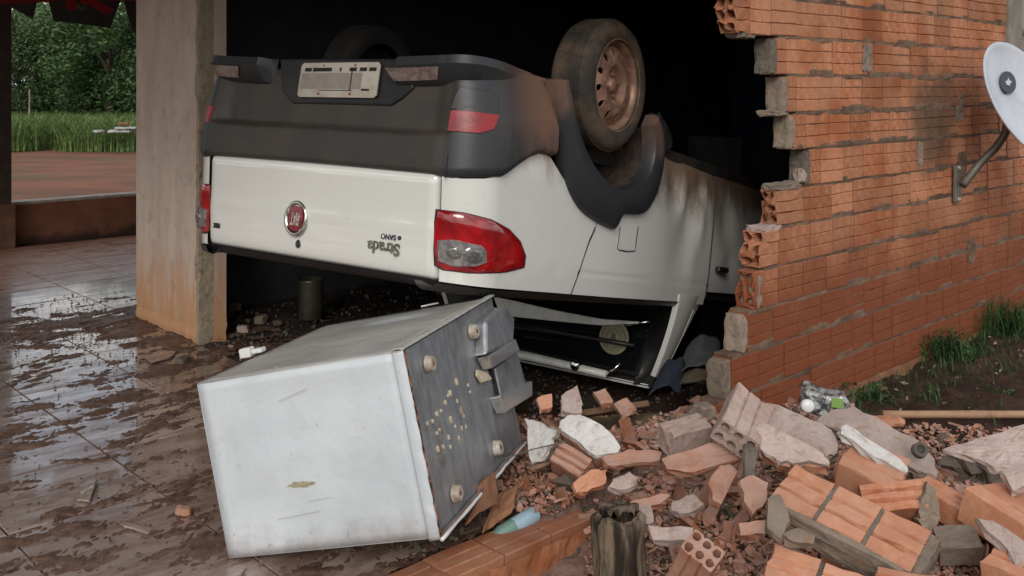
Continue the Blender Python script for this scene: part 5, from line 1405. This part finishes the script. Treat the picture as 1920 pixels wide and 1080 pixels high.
bpy.data.objects.remove(r7.children[0]) if r7.children else None
def holed(name, label, A_, B_, C_, depth, mat, seed, rows=3, cols=2, cat='brick', plug=None):
    """block whose end face (with its holes) is given by three corners; length runs away behind it"""
    Mx, lx, ly = tri(A_, B_, C_)
    # rib_brick: x length, y height, z thickness ; want face normal = local z of Mx -> block -x
    root = empty(name, Mx); tag(root, label, cat)
    me = rib_brick('block_body', Lx=depth, Ht=lx, T=ly, seg=4, jag=(.004, .012), jit=.0015, seed=seed, holes=True, rows=rows, cols=cols, wall=.36)
    # map block x -> -z, block y -> x, block z(-T..0) -> y
    Q = Matrix(((0, 1, 0, 0), (0, 0, -1, 0), (-1, 0, 0, 0), (0, 0, 0, 1)))
    put('block_body', me, mat, root, Q)
    return root
for c_ in list(bpy.data.objects):
    if c_.name.startswith('hollow_block'): bpy.data.objects.remove(c_)
holed('hollow_block', 'hollow red block showing six round holes at the bottom centre', (1276, 1026, 2.44), (1334, 1074, 2.40), (1297, 984, 2.50), .17, M['brick'], 161, rows=3, cols=2)
def holed2(name, label, o, x, n_, lx, ly, depth, mat, seed, rows=3, cols=2, cat='brick'):
    x = Vector(x).normalized(); n_ = Vector(n_).normalized(); x = (x-n_*x.dot(n_)).normalized(); y = n_.cross(x)
    root = empty(name, fr(o, x, y, n_)); tag(root, label, cat)
    me = rib_brick('block_body', Lx=depth, Ht=lx, T=ly, seg=4, jag=(.004, .014), jit=.0015, seed=seed, holes=True, rows=rows, cols=cols, wall=.36)
    put('block_body', me, mat, root, Matrix(((0, 1, 0, 0), (0, 0, -1, 0), (-1, 0, 0, 0), (0, 0, 0, 1))))
    return root
hb_ = holed2('hollow_block', 'pale sided block propped up with grey mortared holes facing out, by the wall', at(1330, 818, 3.0), (.07, -.02, -.045), (-.42, -.80, -.30), .130, .085, .19, M['pale_clay'], 171)
def wslab(name, label, cat, pix, D0, T, mat, seed, tilt=(0, -.55, 1), mat2=None, rough=.006):
    """broken slab whose top outline is seen at pix; it lies in a plane with normal tilt through the first point"""
    o = at(pix[0][0], pix[0][1], D0); nv = Vector(tilt).normalized(); xx = Vector((1, 0, 0)); Mx = fr(o, xx-nv*xx.dot(nv), nv.cross(xx))
    if Mx.col[2].to_3d().dot(nv) < 0: Mx = fr(o, xx-nv*xx.dot(nv), -nv.cross(xx))
    P = [plane_hit(Mx, x, y, 2, 0) for x, y in pix]; P2_ = [(p.x, p.y) for p in P]
    ar = sum(P2_[i][0]*P2_[(i+1) % len(P2_)][1]-P2_[(i+1) % len(P2_)][0]*P2_[i][1] for i in range(len(P2_)))
    if ar < 0: P2_ = P2_[::-1]
    root = empty(name, Mx); tag(root, label, cat)
    put('slab_face', slab('slab_face', P2_, T*(.3 if mat2 else 1), seed, rough), mat, root)
    if mat2: put('slab_body', slab('slab_body', P2_, T*.7, seed+1, rough*1.6), mat2, root, Matrix.Translation((0, 0, -T*.3)))
    return root
wslab('plaster_slab', 'long grey pink plaster slab lying left of the white mortar strip', 'plaster slab', [(1412, 762), (1440, 756), (1500, 776), (1560, 806), (1572, 842), (1548, 858), (1500, 846), (1462, 812), (1418, 792)], 3.12, .06, M['plaster'], 200, (-.1, -.6, .8), M['mortar'])
wslab('plaster_slab', 'pinkish plaster slab with striped underside below the pale block', 'plaster slab', [(1416, 800), (1440, 794), (1500, 826), (1545, 850), (1556, 868), (1500, 866), (1462, 866), (1428, 842)], 2.98, .07, M['plaster'], 203, (-.2, -.8, .7), M['brick'])
wslab('plaster_slab', 'wide grey plaster slab sloping down to a round hole, right of the bottle', 'plaster slab', [(1530, 790), (1560, 768), (1600, 762), (1660, 792), (1722, 826), (1752, 862), (1756, 892), (1716, 880), (1672, 856), (1600, 808)], 3.14, .07, M['plaster'], 206, (.05, -.6, .8), M['mortar'])
q_ = at(1726, 843, 2.985); hp_ = tag(obj('pipe_stub', MB().lathe([(.013, -.02), (.013, .006), (.021, .008), (.023, -.02)], 18, fr(q_, Vector((1, 0, .1)), Vector((0, .5, .8)))), M['mortar_dark'], None, smooth=True), 'round conduit hole poking out of the wide plaster slab', 'pipe')
tag(obj('dark_hole', MB().lathe([(.001, -.004), (.013, -.004)], 14, fr(q_, Vector((1, 0, .1)), Vector((0, .5, .8)))), M['black']), None); 
o_ = bpy.data.objects['dark_hole']; o_.parent = hp_; o_.matrix_parent_inverse = Matrix.Identity(4)
wslab('plaster_slab', 'flat grey slab with dark underside reaching the right edge', 'plaster slab', [(1768, 842), (1830, 822), (1900, 800), (1960, 785), (1990, 860), (1925, 872), (1868, 876), (1830, 858)], 3.22, .085, M['plaster'], 209, (-.05, -.35, .95), M['mortar_dark'])
wslab('tile_slab', 'thick chunk of wall faced with white paint and a red scuff', 'wall chunk', [(1050, 792), (1064, 779), (1086, 777), (1120, 792), (1146, 812), (1163, 838), (1158, 848), (1118, 854), (1104, 846), (1080, 824), (1048, 803)], 3.42, .075, M['plaster_white'], 212, (-.15, -.55, .85), M['brick'], rough=.0025)
wslab('wall_chunk', 'pale grey plaster chunk leaning on the corner of the fridge', 'wall chunk', [(984, 785), (1010, 792), (1036, 806), (1034, 830), (1012, 862), (998, 868), (990, 830)], 3.34, .08, M['plaster_white'], 215, (-.45, -.75, .5), M['mortar'])
block_thing('loose_brick', 'red ribbed brick end under the white painted wall chunk', 'brick', (1030, 860, 3.26), (1088, 895, 3.20), (1036, 816, 3.32), 1, M['brick'], seed=220, T=.08, jag=(.01, .01), holes=(True, True))
block_thing('loose_brick', 'pinkish dusty brick lying left of the wall end', 'brick', (1262, 818, 3.14), (1335, 798, 3.20), (1254, 788, 3.22), 1, M['pale_clay'], seed=223, T=.09, jag=(.012, .005), groove=.004)
block_thing('loose_brick', 'grey coated block with a hollow side right of the three brick chunk', 'brick', (1762, 1028, 2.60), (1842, 1024, 2.58), (1760, 985, 2.66), 1, M['mortar'], seed=226, T=.07, groove=.003)
wslab('mortar_strip', 'bar of white mortar lying across the split orange block', 'mortar', [(1578, 800), (1588, 796), (1640, 830), (1690, 862), (1702, 880), (1690, 884), (1640, 856), (1576, 812)], 2.96, .03, M['plaster_white'], 230, (.1, -.6, .8))
wslab('mortar_slab', 'pale mortar skin curling off the brick in the bottom right corner', 'mortar', [(1834, 972), (1862, 974), (1900, 1000), (1945, 1030), (1945, 1090), (1910, 1068), (1890, 1030)], 2.50, .025, M['plaster'], 233, (.1, -.6, .8))
wslab('mortar_wedge', 'upright grey mortar wedge between the two leaning orange bricks', 'mortar', [(1722, 960), (1738, 905), (1752, 912), (1762, 960), (1758, 990), (1740, 1010), (1728, 985)], 2.74, .05, M['mortar'], 236, (-.1, -.95, .3))
for s_, (pix, D_, mt, lb) in enumerate([
    ([(1330, 900), (1352, 872), (1372, 872), (1384, 884), (1352, 945), (1336, 935)], 2.95, 'brick', 'tan curved brick shard standing left of the big chunk'),
    ([(1388, 900), (1412, 890), (1440, 905), (1436, 940), (1412, 965), (1396, 940)], 2.82, 'brick', 'red brick piece with grey mortar beside the three brick chunk'),
    ([(1150, 898), (1180, 885), (1196, 895), (1188, 910), (1160, 918), (1140, 912)], 3.10, 'plaster', 'rounded tan plaster piece in the middle of the heap'),
    ([(1075, 905), (1108, 880), (1138, 880), (1136, 905), (1100, 922), (1080, 925)], 3.16, 'brick_orange', 'bright red crumbling brick left of the heap centre'),
    ([(1170, 945), (1240, 925), (1255, 930), (1235, 945), (1180, 952)], 2.98, 'brick', 'long flat brick shard lying level above the stump'),
    ([(1260, 940), (1300, 925), (1320, 945), (1292, 962), (1262, 958)], 2.90, 'plaster', 'pale oval shard below the middle of the heap'),
    ([(1190, 955), (1220, 945), (1226, 980), (1206, 985), (1192, 970)], 2.84, 'plaster', 'pink rounded shard just right of the stump'),
    ([(1215, 985), (1300, 990), (1300, 1015), (1225, 1012)], 2.70, 'plaster', 'long grey brown slab piece left of the holed block'),
    ([(1385, 980), (1435, 976), (1436, 1000), (1388, 1004)], 2.62, 'brick', 'deep red brick bar pointing at the big chunk'),
    ([(1240, 860), (1330, 830), (1388, 838), (1388, 855), (1300, 885), (1250, 880)], 3.05, 'brick', 'long tilted brick slab in the upper heap'),
    ([(1396, 830), (1410, 822), (1420, 850), (1412, 920), (1396, 905)], 2.95, 'mortar_dark', 'dark grey upright mortar sheet left of the plaster slabs'),
    ([(1130, 855), (1180, 842), (1240, 846), (1238, 862), (1180, 870), (1140, 872)], 3.22, 'brick', 'flat dusty brick slab right below the white wall chunk'),
    ([(1440, 935), (1462, 925), (1482, 975), (1462, 1010), (1440, 990)], 2.56, 'mortar', 'olive grey mortar lump under the left end of the big chunk'),
    ([(1465, 1000), (1500, 990), (1528, 1004), (1524, 1020), (1488, 1016)], 2.50, 'mortar', 'small grey capped brick sliver below the big chunk'),
    ([(1880, 885), (1905, 868), (1940, 870), (1940, 905), (1900, 920)], 2.74, 'plaster', 'smooth pink plaster lump at the right edge'),
    ([(1150, 758), (1175, 745), (1195, 768), (1170, 782)], 3.9, 'brick', 'dull brick piece in the shade under the cab roof'),
    ([(1052, 742), (1082, 722), (1092, 755), (1088, 775), (1054, 770)], 3.62, 'plaster', 'squarish pink brick piece behind the white wall chunk'),
    ([(1008, 745), (1034, 738), (1036, 762), (1014, 768)], 3.5, 'brick_orange', 'small bright orange brick bit beside the fridge bracket'),
    ([(1112, 735), (1135, 728), (1150, 752), (1128, 758)], 3.85, 'brick', 'dim brown brick piece below the guard bar')]):
    wslab('brick_piece' if 'brick' in mt else 'mortar_piece', lb, 'brick piece' if 'brick' in mt else 'mortar piece', pix, D_, .030 if mt != 'mortar_dark' else .02, M['brick_slab' if mt == 'brick' else mt], 300+s_*3, (random.uniform(-.25, .25), -.6, .8), rough=.004)
# raw block standing at the foot of the wall end
me = lump('mortar_block', (.11, .11, .13), 77, 5, .12); tag(put('mortar_block', me, M['mortar'], None, HM @ Matrix.Translation((3.14, 2.30, .05))), 'square grey mortar block at the foot of the torn wall', 'mortar block')

# stump, plank, pole, wire
g = MB(); N1, N2 = 40, 22
def stf(u, v):
    th = 2*math.pi*u; r = .068+.018*mnoise.noise(Vector((math.cos(th)*2, math.sin(th)*2, v*1.2)))+.020*mnoise.noise(Vector((math.cos(th)*5, math.sin(th)*5, v*2.5)))
    if v > .999: r *= .75
    top = .016*mnoise.noise(Vector((math.cos(th)*1.6, math.sin(th)*1.6, 9)))
    return (math.cos(th)*r, math.sin(th)*r*.8, (-.35+.35*v)+top*v)
g.grid(stf, N1, N2); g.add([(math.cos(2*math.pi*k/40)*.056, math.sin(2*math.pi*k/40)*.045, .014+.012*math.sin(k*2.3)) for k in range(40)], [tuple(range(40))])
sp_ = at(1160, 962, 2.72); tag(obj('rotten_post_stump', g, M['stump'], None, sp_, smooth=True), 'rotten splintered wooden post stump at the end of the brick ledge', 'stump')
a_, b_ = at(1090, 776, 3.85), at(1212, 758, 4.05); ax = (b_-a_)
tag(obj('plank', MB().box((0, -.02, -.012), (ax.length, .035, .012)), M['plank'], None, fr(a_, ax, Vector((0, .6, .8)).cross(ax)), bevel=.003), 'short raw wooden plank lying in front of the crushed cab', 'plank')
a_, b_ = atz(1655, 777, .05), atz(2150, 777, .05)
tag(obj('bamboo_pole', MB().tube([a_.lerp(b_, k/12) for k in range(13)], [.0155 if k % 4 else .0165 for k in range(13)], 12), M['bamboo'], smooth=True), 'straight tan pole lying on the soil behind the plaster slabs', 'pole')
a_ = atz(1620, 787, .05); tag(put('brick_piece', with_mat([lump('x', (.12, .05, .035), 5, 3, .2)], M['brick_orange'])[0], None, None, Matrix.Translation(atz(1665, 790, .05))), 'orange brick end under the start of the tan pole', 'brick piece')
w0 = [at(940, 862, 3.05), at(1000, 842, 3.2), at(1060, 828, 3.3)]; tag(obj('wire', MB().tube(w0, .0022, 5), M['pipe_dark']), 'thin grey wire sticking out from the fridge corner', 'wire')
w0 = [at(995, 880, 3.2), at(1020, 872, 3.25), at(1042, 862, 3.3)]; tag(obj('stick', MB().tube(w0, .008, 6), M['plank'], smooth=True), 'short pale stick below the grey plaster chunk', 'stick')

# crushed jug
jm = Matrix.Translation(at(1545, 752, 3.72)) @ Matrix.Rotation(R(-12), 4, 'Z') @ Matrix.Rotation(R(12), 4, 'Y')
ju = empty('crushed_jug', jm); tag(ju, 'crushed clear jug with white cap lying against the brick wall', 'jug')
me = lump('jug_body', (.17, .11, .085), 31, 8, .22); put('jug_body', me, M['bottle'], ju); me.polygons.foreach_set('use_smooth', [True]*len(me.polygons))
obj('jug_cap', MB().lathe([(.001, .014), (.020, .014), (.024, .010), (.025, -.012)], 24, Matrix.Translation((-.062, -.055, -.018)) @ Matrix.Rotation(R(75), 4, 'X')), M['white_plastic'], ju, smooth=True)
obj('jug_label', MB().box((.02, -.063, .0), (.062, -.058, .034), Matrix.Rotation(R(-8), 4, 'Y')), M['label_green'], ju)
# drinks bottle behind the ledge
a_, b_ = at(930, 1008, 3.06), at(1006, 962, 3.16); ax = b_-a_; Lb_ = ax.length
bm_ = fr(a_, Vector((0, 0, 1)).cross(ax), ax.cross(Vector((0, 0, 1)).cross(ax))); bm_ = fr(a_, ax.orthogonal(), ax.cross(ax.orthogonal()))
bo = empty('plastic_bottle', bm_); tag(bo, 'pale blue and green plastic bottle lying behind the brick ledge', 'bottle')
obj('bottle_body', MB().lathe([(.001, Lb_*1.02), (.022, Lb_), (.027, Lb_*.94), (.027, Lb_*.42)], 24), M['blue_bottle'], bo, smooth=True)
obj('bottle_neck', MB().lathe([(.027, Lb_*.42), (.027, Lb_*.12), (.020, 0), (.011, -.02), (.010, -.03), (.001, -.03)], 24), M['green_bottle'], bo, smooth=True)
obj('bottle_label', MB().grid(lambda u, v: (.0276*math.cos(-1.2+2.0*u), .0276*math.sin(-1.2+2.0*u), Lb_*(.14+.14*v)), 8, 2), M['label_red'], bo, smooth=True)
def sheet(name, label, cat, P, mat, bend_=.02, th=.003, kind=None):
    P = [at(*p) for p in P]; nn = (P[1]-P[0]).cross(P[3]-P[0]).normalized()
    def f_(u, v):
        p = (P[0].lerp(P[1], u)).lerp(P[3].lerp(P[2], u), v)
        return tuple(p+nn*(bend_*math.sin(math.pi*u)+.5*bend_*mnoise.noise(Vector((u*3, v*3, P[0].x*9)))))
    o = obj(name, MB().grid(f_, 16, 12), mat, smooth=True); m_ = o.modifiers.new('s', 'SOLIDIFY'); m_.thickness = th; return tag(o, label, cat)
sheet('cardboard_sheet', 'bent orange brown cardboard sheet under the fridge edge', 'cardboard', [(872, 985, 2.95), (938, 952, 3.05), (928, 885, 3.12), (880, 940, 3.05)], M['cardboard'], .03)
sheet('cardboard_sheet', 'second orange cardboard sheet leaning beside the blue bottle', 'cardboard', [(905, 1000, 2.98), (960, 960, 3.1), (972, 905, 3.2), (935, 925, 3.12)], M['cardboard'], -.03)
sheet('blue_cloth', 'navy cloth crumpled on the ground behind the roof pillar', 'cloth', [(1215, 742, 4.0), (1275, 738, 4.1), (1285, 680, 4.4), (1240, 690, 4.35)], M['blue_cloth'], .04)
sheet('grey_cloth', 'grey green cloth lying between the car roof and the wall end', 'cloth', [(1262, 706, 4.25), (1350, 700, 4.4), (1352, 640, 4.9), (1290, 650, 4.9)], M['grey_cloth'], .05)
sheet('khaki_cloth', 'folded khaki cloth at the foot of the torn wall end', 'cloth', [(1262, 726, 4.15), (1338, 722, 4.2), (1340, 700, 4.35), (1280, 704, 4.35)], M['olive_cloth'], .03)
# sand heap by the wall end
g = MB()
def sdf(u, v):
    c = at(1240, 752, 3.95); x = c.x+(u-.5)*.62; y = c.y+(v-.5)*.62; r = math.hypot((u-.5)*2, (v-.5)*2)
    return (x, y, -.03+.10*max(0, 1-r**1.5)+.012*mnoise.noise(Vector((x*12, y*12, 0)))+.008*mnoise.noise(Vector((x*40, y*40, 0))))
g.grid(sdf, 50, 50); tag(obj('sand_heap', g, M['sand'], smooth=True), 'low olive brown sand heap beside the torn wall end', 'sand', kind='stuff')

# ---- things inside the dark room and on the porch floor
cp_ = atz(583, 598, .0)
po = empty('metal_pot', Matrix.Translation(cp_)); tag(po, 'tall dull aluminium pot standing on the dark room floor', 'pot')
obj('pot_body', MB().lathe([(.001, .002), (.064, .002), (.068, .01), (.076, .225), (.080, .235), (.080, .24), (.074, .24), (.064, .02), (.001, .012)], 32), M['pewter'], po, smooth=True)
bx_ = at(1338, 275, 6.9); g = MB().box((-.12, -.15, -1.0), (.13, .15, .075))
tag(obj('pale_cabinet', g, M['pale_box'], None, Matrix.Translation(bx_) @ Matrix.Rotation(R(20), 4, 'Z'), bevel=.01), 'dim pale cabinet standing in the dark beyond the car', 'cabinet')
wc = at(492, 60, 7.6); wr = empty('wardrobe', Matrix.Translation((wc.x, wc.y, -.02)) @ Matrix.Rotation(R(15), 4, 'Z')); tag(wr, 'dark wooden wardrobe barely visible deep in the room above the left bumper', 'wardrobe')
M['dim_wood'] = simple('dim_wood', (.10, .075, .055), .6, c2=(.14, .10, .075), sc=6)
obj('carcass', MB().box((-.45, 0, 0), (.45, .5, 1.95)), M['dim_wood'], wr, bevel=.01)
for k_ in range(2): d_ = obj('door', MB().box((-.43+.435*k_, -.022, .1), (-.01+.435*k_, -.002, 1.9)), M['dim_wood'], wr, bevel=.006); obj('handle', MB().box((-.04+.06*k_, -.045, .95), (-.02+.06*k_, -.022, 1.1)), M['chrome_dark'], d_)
def samp_room(r):
    a = r.uniform(2.45, 4.6); b = r.uniform(2.6, 5.6); p = H(a, b); return (p.x, p.y, -dep(p.x, p.y))
chips('room_rubble', 1500, samp_room, .006, .022, M['mortar_dark'], 'dark scattered rubble crumbs on the room floor', 'rubble', random.Random(8))
for i, (px, py, s, lb) in enumerate([(455, 617, .045, 'pale block piece nearest the column on the room floor'), (490, 598, .05, 'dim block piece left of the metal pot'), (440, 575, .05, 'dark flat piece deep in the room left of the pot'), (520, 605, .03, 'small stone just left of the metal pot'), (470, 560, .04, 'grey rubble bit farthest back behind the column')]):
    me = lump('stone_piece', (s*1.5, s, s*.9), 50+i, 3, .2); tag(put('stone_piece', me, M['plaster'] if i == 0 else M['mortar'], None, Matrix.Translation(atz(px, py, s*.4)) @ Matrix.Rotation(i*1.3, 4, 'Z')), lb, 'stone')
for i, (px, py, s, mt, lb) in enumerate([(345, 958, .032, 'brick', 'pink stone lying alone on the mud left of the fridge'), (343, 676, .045, 'mortar_dark', 'dark squarish lump near the foot of the column'), (432, 650, .02, 'plaster', 'small pale stone between column and fridge'), (322, 628, .012, 'plaster', 'tiny bright pebble by the column foot')]):
    me = lump('stone_piece', (s*1.6, s, s*.8), 70+i, 3, .2); tag(put('stone_piece', me, M[mt], None, Matrix.Translation(atz(px, py, s*.35)) @ Matrix.Rotation(i*1.3, 4, 'Z')), lb, 'stone')
for i, (pix, lb) in enumerate([([(272, 668), (300, 656), (330, 658), (318, 670), (285, 680)], 'thin flat tile shard lying before the column foot'), ([(143, 935), (165, 898), (180, 900), (168, 938)], 'pale muddy tile shard pointing up the porch floor'), ([(225, 975), (285, 990), (280, 998), (232, 985)], 'slim muddy tile sliver near the bottom left')]):
    g = [atz(x, y, .014) for x, y in pix]; c_ = sum(g, Vector())/len(g)
    me = slab('tile_shard', [((p-c_).x, (p-c_).y) for p in g][::-1], .008, 80+i, .003); tag(put('tile_shard', me, M['tile'], None, Matrix.Translation(c_)), lb, 'tile shard')
def samp_porch(r):
    a = r.uniform(.2, 2.7); b = r.uniform(2.4, 6.8); 
    if a > 2.4 and b > 5.0: return None
    d = math.exp(-((b-5.9+.3*(a-2))/.5)**2)+.5*math.exp(-((a-2.5)/.4)**2)+.12+(.25 if b < 3.6 else 0)
    if r.random() > d: return None
    p = H(a, b); return (p.x, p.y, .004)
chips('mud_clods', 4200, samp_porch, .003, .012, M['mud'], 'small dark mud clods scattered over the porch tiles', 'mud', random.Random(9))
rr2 = random.Random(21)
def samp_under(r):
    p = at(r.uniform(820, 1010), r.uniform(930, 1060), 1); px = p
    a = r.uniform(1.75, 2.6); b = r.uniform(2.3, 2.85); q = H(a, b); return (q.x, q.y, .01)
chips('ledge_rubble', 420, samp_under, .006, .022, M['mortar_dark'], 'dark wet crumbs between the fridge and the brick ledge', 'rubble', rr2)

# ------------------------------------------------------------------ plants
def blades(pts, hmin, hmax, wid, lean, rnd, seg=3):
    g = MB()
    for (x, y, z) in pts:
        h = rnd.uniform(hmin, hmax); th = rnd.uniform(0, 6.28); dx, dy = math.cos(th), math.sin(th); ln = rnd.uniform(.1, 1)*lean*h; w = wid*rnd.uniform(.6, 1.3)
        sx, sy = -dy*w, dx*w; vs = []
        for k in range(seg):
            t = k/seg; bx = x+dx*ln*t*t; by = y+dy*ln*t*t; bz = z+h*t*(1-.25*t*lean); ww = 1-t*.6
            vs += [(bx-sx*ww, by-sy*ww, bz), (bx+sx*ww, by+sy*ww, bz)]
        vs.append((x+dx*ln, y+dy*ln, z+h*(1-.3*lean)))
        fs = [(2*k, 2*k+1, 2*k+3, 2*k+2) for k in range(seg-1)]+[(2*seg-2, 2*seg-1, 2*seg)]
        g.add(vs, fs)
    return g
rnd = random.Random(31)
pts = []
for _ in range(30000):
    y = rnd.uniform(22.2, 29); x = rnd.uniform(-.62, -.22)*y; 
    if y < 23 and mnoise.noise(Vector((x*.8, y*.8, 0))) < -.1: continue
    pts.append((x, y, -.1))
g = blades(pts, .40, 1.30, .014, 1.1, rnd, 3); tag(obj('tall_grass', g, M['grass']), 'tall bright green grass beyond the dirt yard', 'grass', kind='stuff')
pts = []
for _ in range(5200):
    a = rnd.uniform(3.6, 7.4); b = rnd.uniform(.4, 2.2); p = H(a, b); d = mnoise.noise(Vector((p.x*2.2, p.y*2.2, 7)))
    near = math.exp(-((b-2.1)/.28)**2)
    if d+near*.45+rnd.uniform(-.2, .2) < .16+(.15 if a < 4.2 else 0): continue
    pts.append((p.x, p.y, zg(p.x, p.y)+.0))
g = blades(pts, .03, .11, .0035, .9, rnd, 2); tag(obj('garden_grass', g, M['weed']), 'short green grass tufts on the dark soil by the wall', 'grass', kind='stuff')
def leafy(mb, c, n_, spread, hgt, ls, rnd):
    for _ in range(n_):
        th = rnd.uniform(0, 6.28); r = spread*rnd.random()**.6; x = c[0]+r*math.cos(th); y = c[1]+r*math.sin(th); z = c[2]+rnd.random()*hgt
        nrm = Vector((rnd.gauss(0, .7), rnd.gauss(0, .7), 1)).normalized(); t = nrm.orthogonal().normalized(); t = Matrix.Rotation(rnd.uniform(0, 6.28), 3, nrm) @ t; s = nrm.cross(t); l = ls*rnd.uniform(.6, 1.2)
        p = Vector((x, y, z)); mb.add([p-t*l, p+s*l*.42, p+t*l, p-s*l*.42], [(0, 1, 2, 3)])
for i, (px, py, sp_r, h, lb) in enumerate([(1778, 668, .14, .16, 'leafy green weed clump against the wall foot, left of two'), (1893, 622, .20, .22, 'larger leafy green weed clump by the wall at the right edge'), (1640, 748, .10, .05, 'low dark green weed patch right of the crushed jug'), (1876, 748, .05, .05, 'single small weed on the bare soil above the tan pole')]):
    c_ = atz(px, py, .0); w_ = empty('weed_clump', Matrix.Translation(c_)); tag(w_, lb, 'weed')
    g = MB(); leafy(g, (0, 0, .015), int(800*sp_r*(1+h)), sp_r*1.5, h*.55, .017, rnd); obj('leaves', g, M['weed'], w_)
    g = blades([(rnd.gauss(0, sp_r*.6), rnd.gauss(0, sp_r*.6), 0) for _ in range(int(150*sp_r/.1*(.4 if h < .1 else 1)))], h*.6, h*1.3+.02, .004, 1.0, rnd, 3); obj('blades', g, M['weed'], w_)['kind'] = 'stuff'
g = MB()
for _ in range(520):
    a = rnd.uniform(3.6, 6.9); b = rnd.uniform(.6, 2.15); p = H(a, b, 0); p.z = zg(p.x, p.y)+.045
    leafy(g, (p.x, p.y, p.z-.02), 1, .02, .012, rnd.uniform(.008, .02), rnd)
tag(obj('dry_leaves', g, M['dryleaf']), 'scattered pale dry leaves on the dark soil', 'leaves', kind='stuff')
def crown(cx, cy, cz, rx, ry, rz, n_, ls, rnd):
    g = MB(); cl_ = [(rnd.gauss(0, .5)*rx, rnd.gauss(0, .5)*ry, rnd.uniform(-.9, .9)*rz, rnd.uniform(.22, .42)) for _ in range(26)]
    for _ in range(n_):
        c = cl_[rnd.randrange(26)]; v = Vector((rnd.gauss(0, 1), rnd.gauss(0, 1), rnd.gauss(0, 1))).normalized()*rnd.random()**.35
        x = cx+c[0]+v.x*c[3]*rx; y = cy+c[1]+v.y*c[3]*ry; z = cz+c[2]+v.z*c[3]*rz*.8
        if z < .05: continue
        leafy(g, (x, y, z), 1, .01, .01, ls, rnd)
    return g
protos = []
for k in range(4):
    g = crown(0, 0, 2.25, 1.7, 1.4, 1.9, 9000, .075, random.Random(50+k)); cm_ = g.mesh('crown', mats=(M['leaf'] if k % 2 else M['leaf2'],))
    t = MB(); rq = random.Random(k)
    t.tube([(0, 0, 0), (.05, .02, 1.0), (-.03, .05, 2.0), (.1, 0, 3.2)], [.10, .085, .06, .02], 8)
    for q in range(5):
        th = q*1.3; t.tube([(0, 0, .9+.3*q), (math.cos(th)*.6, math.sin(th)*.5, 1.6+.35*q), (math.cos(th)*1.1, math.sin(th)*.9, 2.2+.3*q)], [.05, .03, .012], 6)
    protos.append((cm_, t.mesh('trunk', True, mats=(M['bark'],))))
wheres = ['leftmost bushy tree of the hedge beyond the yard', 'second bushy tree from the left beyond the yard', 'dark bushy tree behind the middle of the grass', 'bushy tree whose crown meets the awning fringe', 'rightmost bushy tree seen left of the column']
tx_left = [(-15.5+1.1*math.sin(k*2.1), -4+3.1*k) for k in range(9)]  # unseen tree row, added to bound the sky reflection in the tailgate
tx = [(-.500, 27.8, 0), (-.462, 29.6, 1), (-.428, 28.2, 2), (-.398, 30.0, 3), (-.372, 27.9, 1), (-.545, 28.8, 2), (-.345, 29.3, 0), (-.60, 29, 3), (-.30, 28.5, 2), (-.25, 29.5, 1), (-.18, 29, 0), (-.66, 27, 1), (-.445, 31.5, 0), (-.41, 26.9, 3), (-.50, 33, 1), (-.47, 33.6, 2), (-.44, 34, 3), (-.41, 33.2, 0), (-.38, 33.8, 1)]
for i, (k, y, pr) in enumerate(tx):
    x = k*y; s = random.uniform(.92, 1.12)
    t = empty('bushy_tree', Matrix.Translation((x, y, -.12)) @ Matrix.Rotation(random.uniform(0, 6.28), 4, 'Z') @ Matrix.Scale(s, 4))
    if i < 5: tag(t, wheres[i], 'tree', 'trees beyond the yard')
    else: tag(t, 'bushy green tree in the hedge beyond the grass, mostly hidden behind column or post', 'tree', 'trees beyond the yard')
    put('crown', protos[pr][0], None, t); put('trunk', protos[pr][1], None, t)
for i, (x, y) in enumerate(tx_left):
    t = empty('bushy_tree', Matrix.Translation((x, y, -.12)) @ Matrix.Rotation(i*1.9, 4, 'Z') @ Matrix.Scale(1.05, 4))  # added unseen tree, for the tailgate reflection
    tag(t, 'bushy green tree added out of view left of the porch for the tailgate reflection', 'tree', 'trees added left of the porch')
    put('crown', protos[i % 4][0], None, t); put('trunk', protos[i % 4][1], None, t)
# thin stake and litter in the grass
sk_ = atz(54, 205, -.1); sk_ = at(54, 205, 25.0); tag(obj('fence_stake', MB().tube([(0, 0, -1), (.02, 0, .50)], .020, 6), M['dryleaf'], None, sk_), 'thin pale stake standing in the far grass', 'stake')
for i, (px, py, w_) in enumerate([(236, 240, .22), (225, 246, .25), (185, 246, .10), (232, 232, .12)]):
    p = at(px, py, 21.9); me = lump('scrap', (w_*2, .2, .05), 90+i, 3, .3)
    tag(put('litter_scrap', me, M['paper'] if i != 3 else M['cardboard'], None, Matrix.Translation(p)), ['pale scrap at the grass edge beside the column', 'lower long pale scrap at the grass edge', 'small pale scrap left of the others at the grass edge', 'tan scrap above the pale ones in the grass'][i], 'litter')
print('all done', len(bpy.data.objects))
scn.cycles.max_bounces = 6
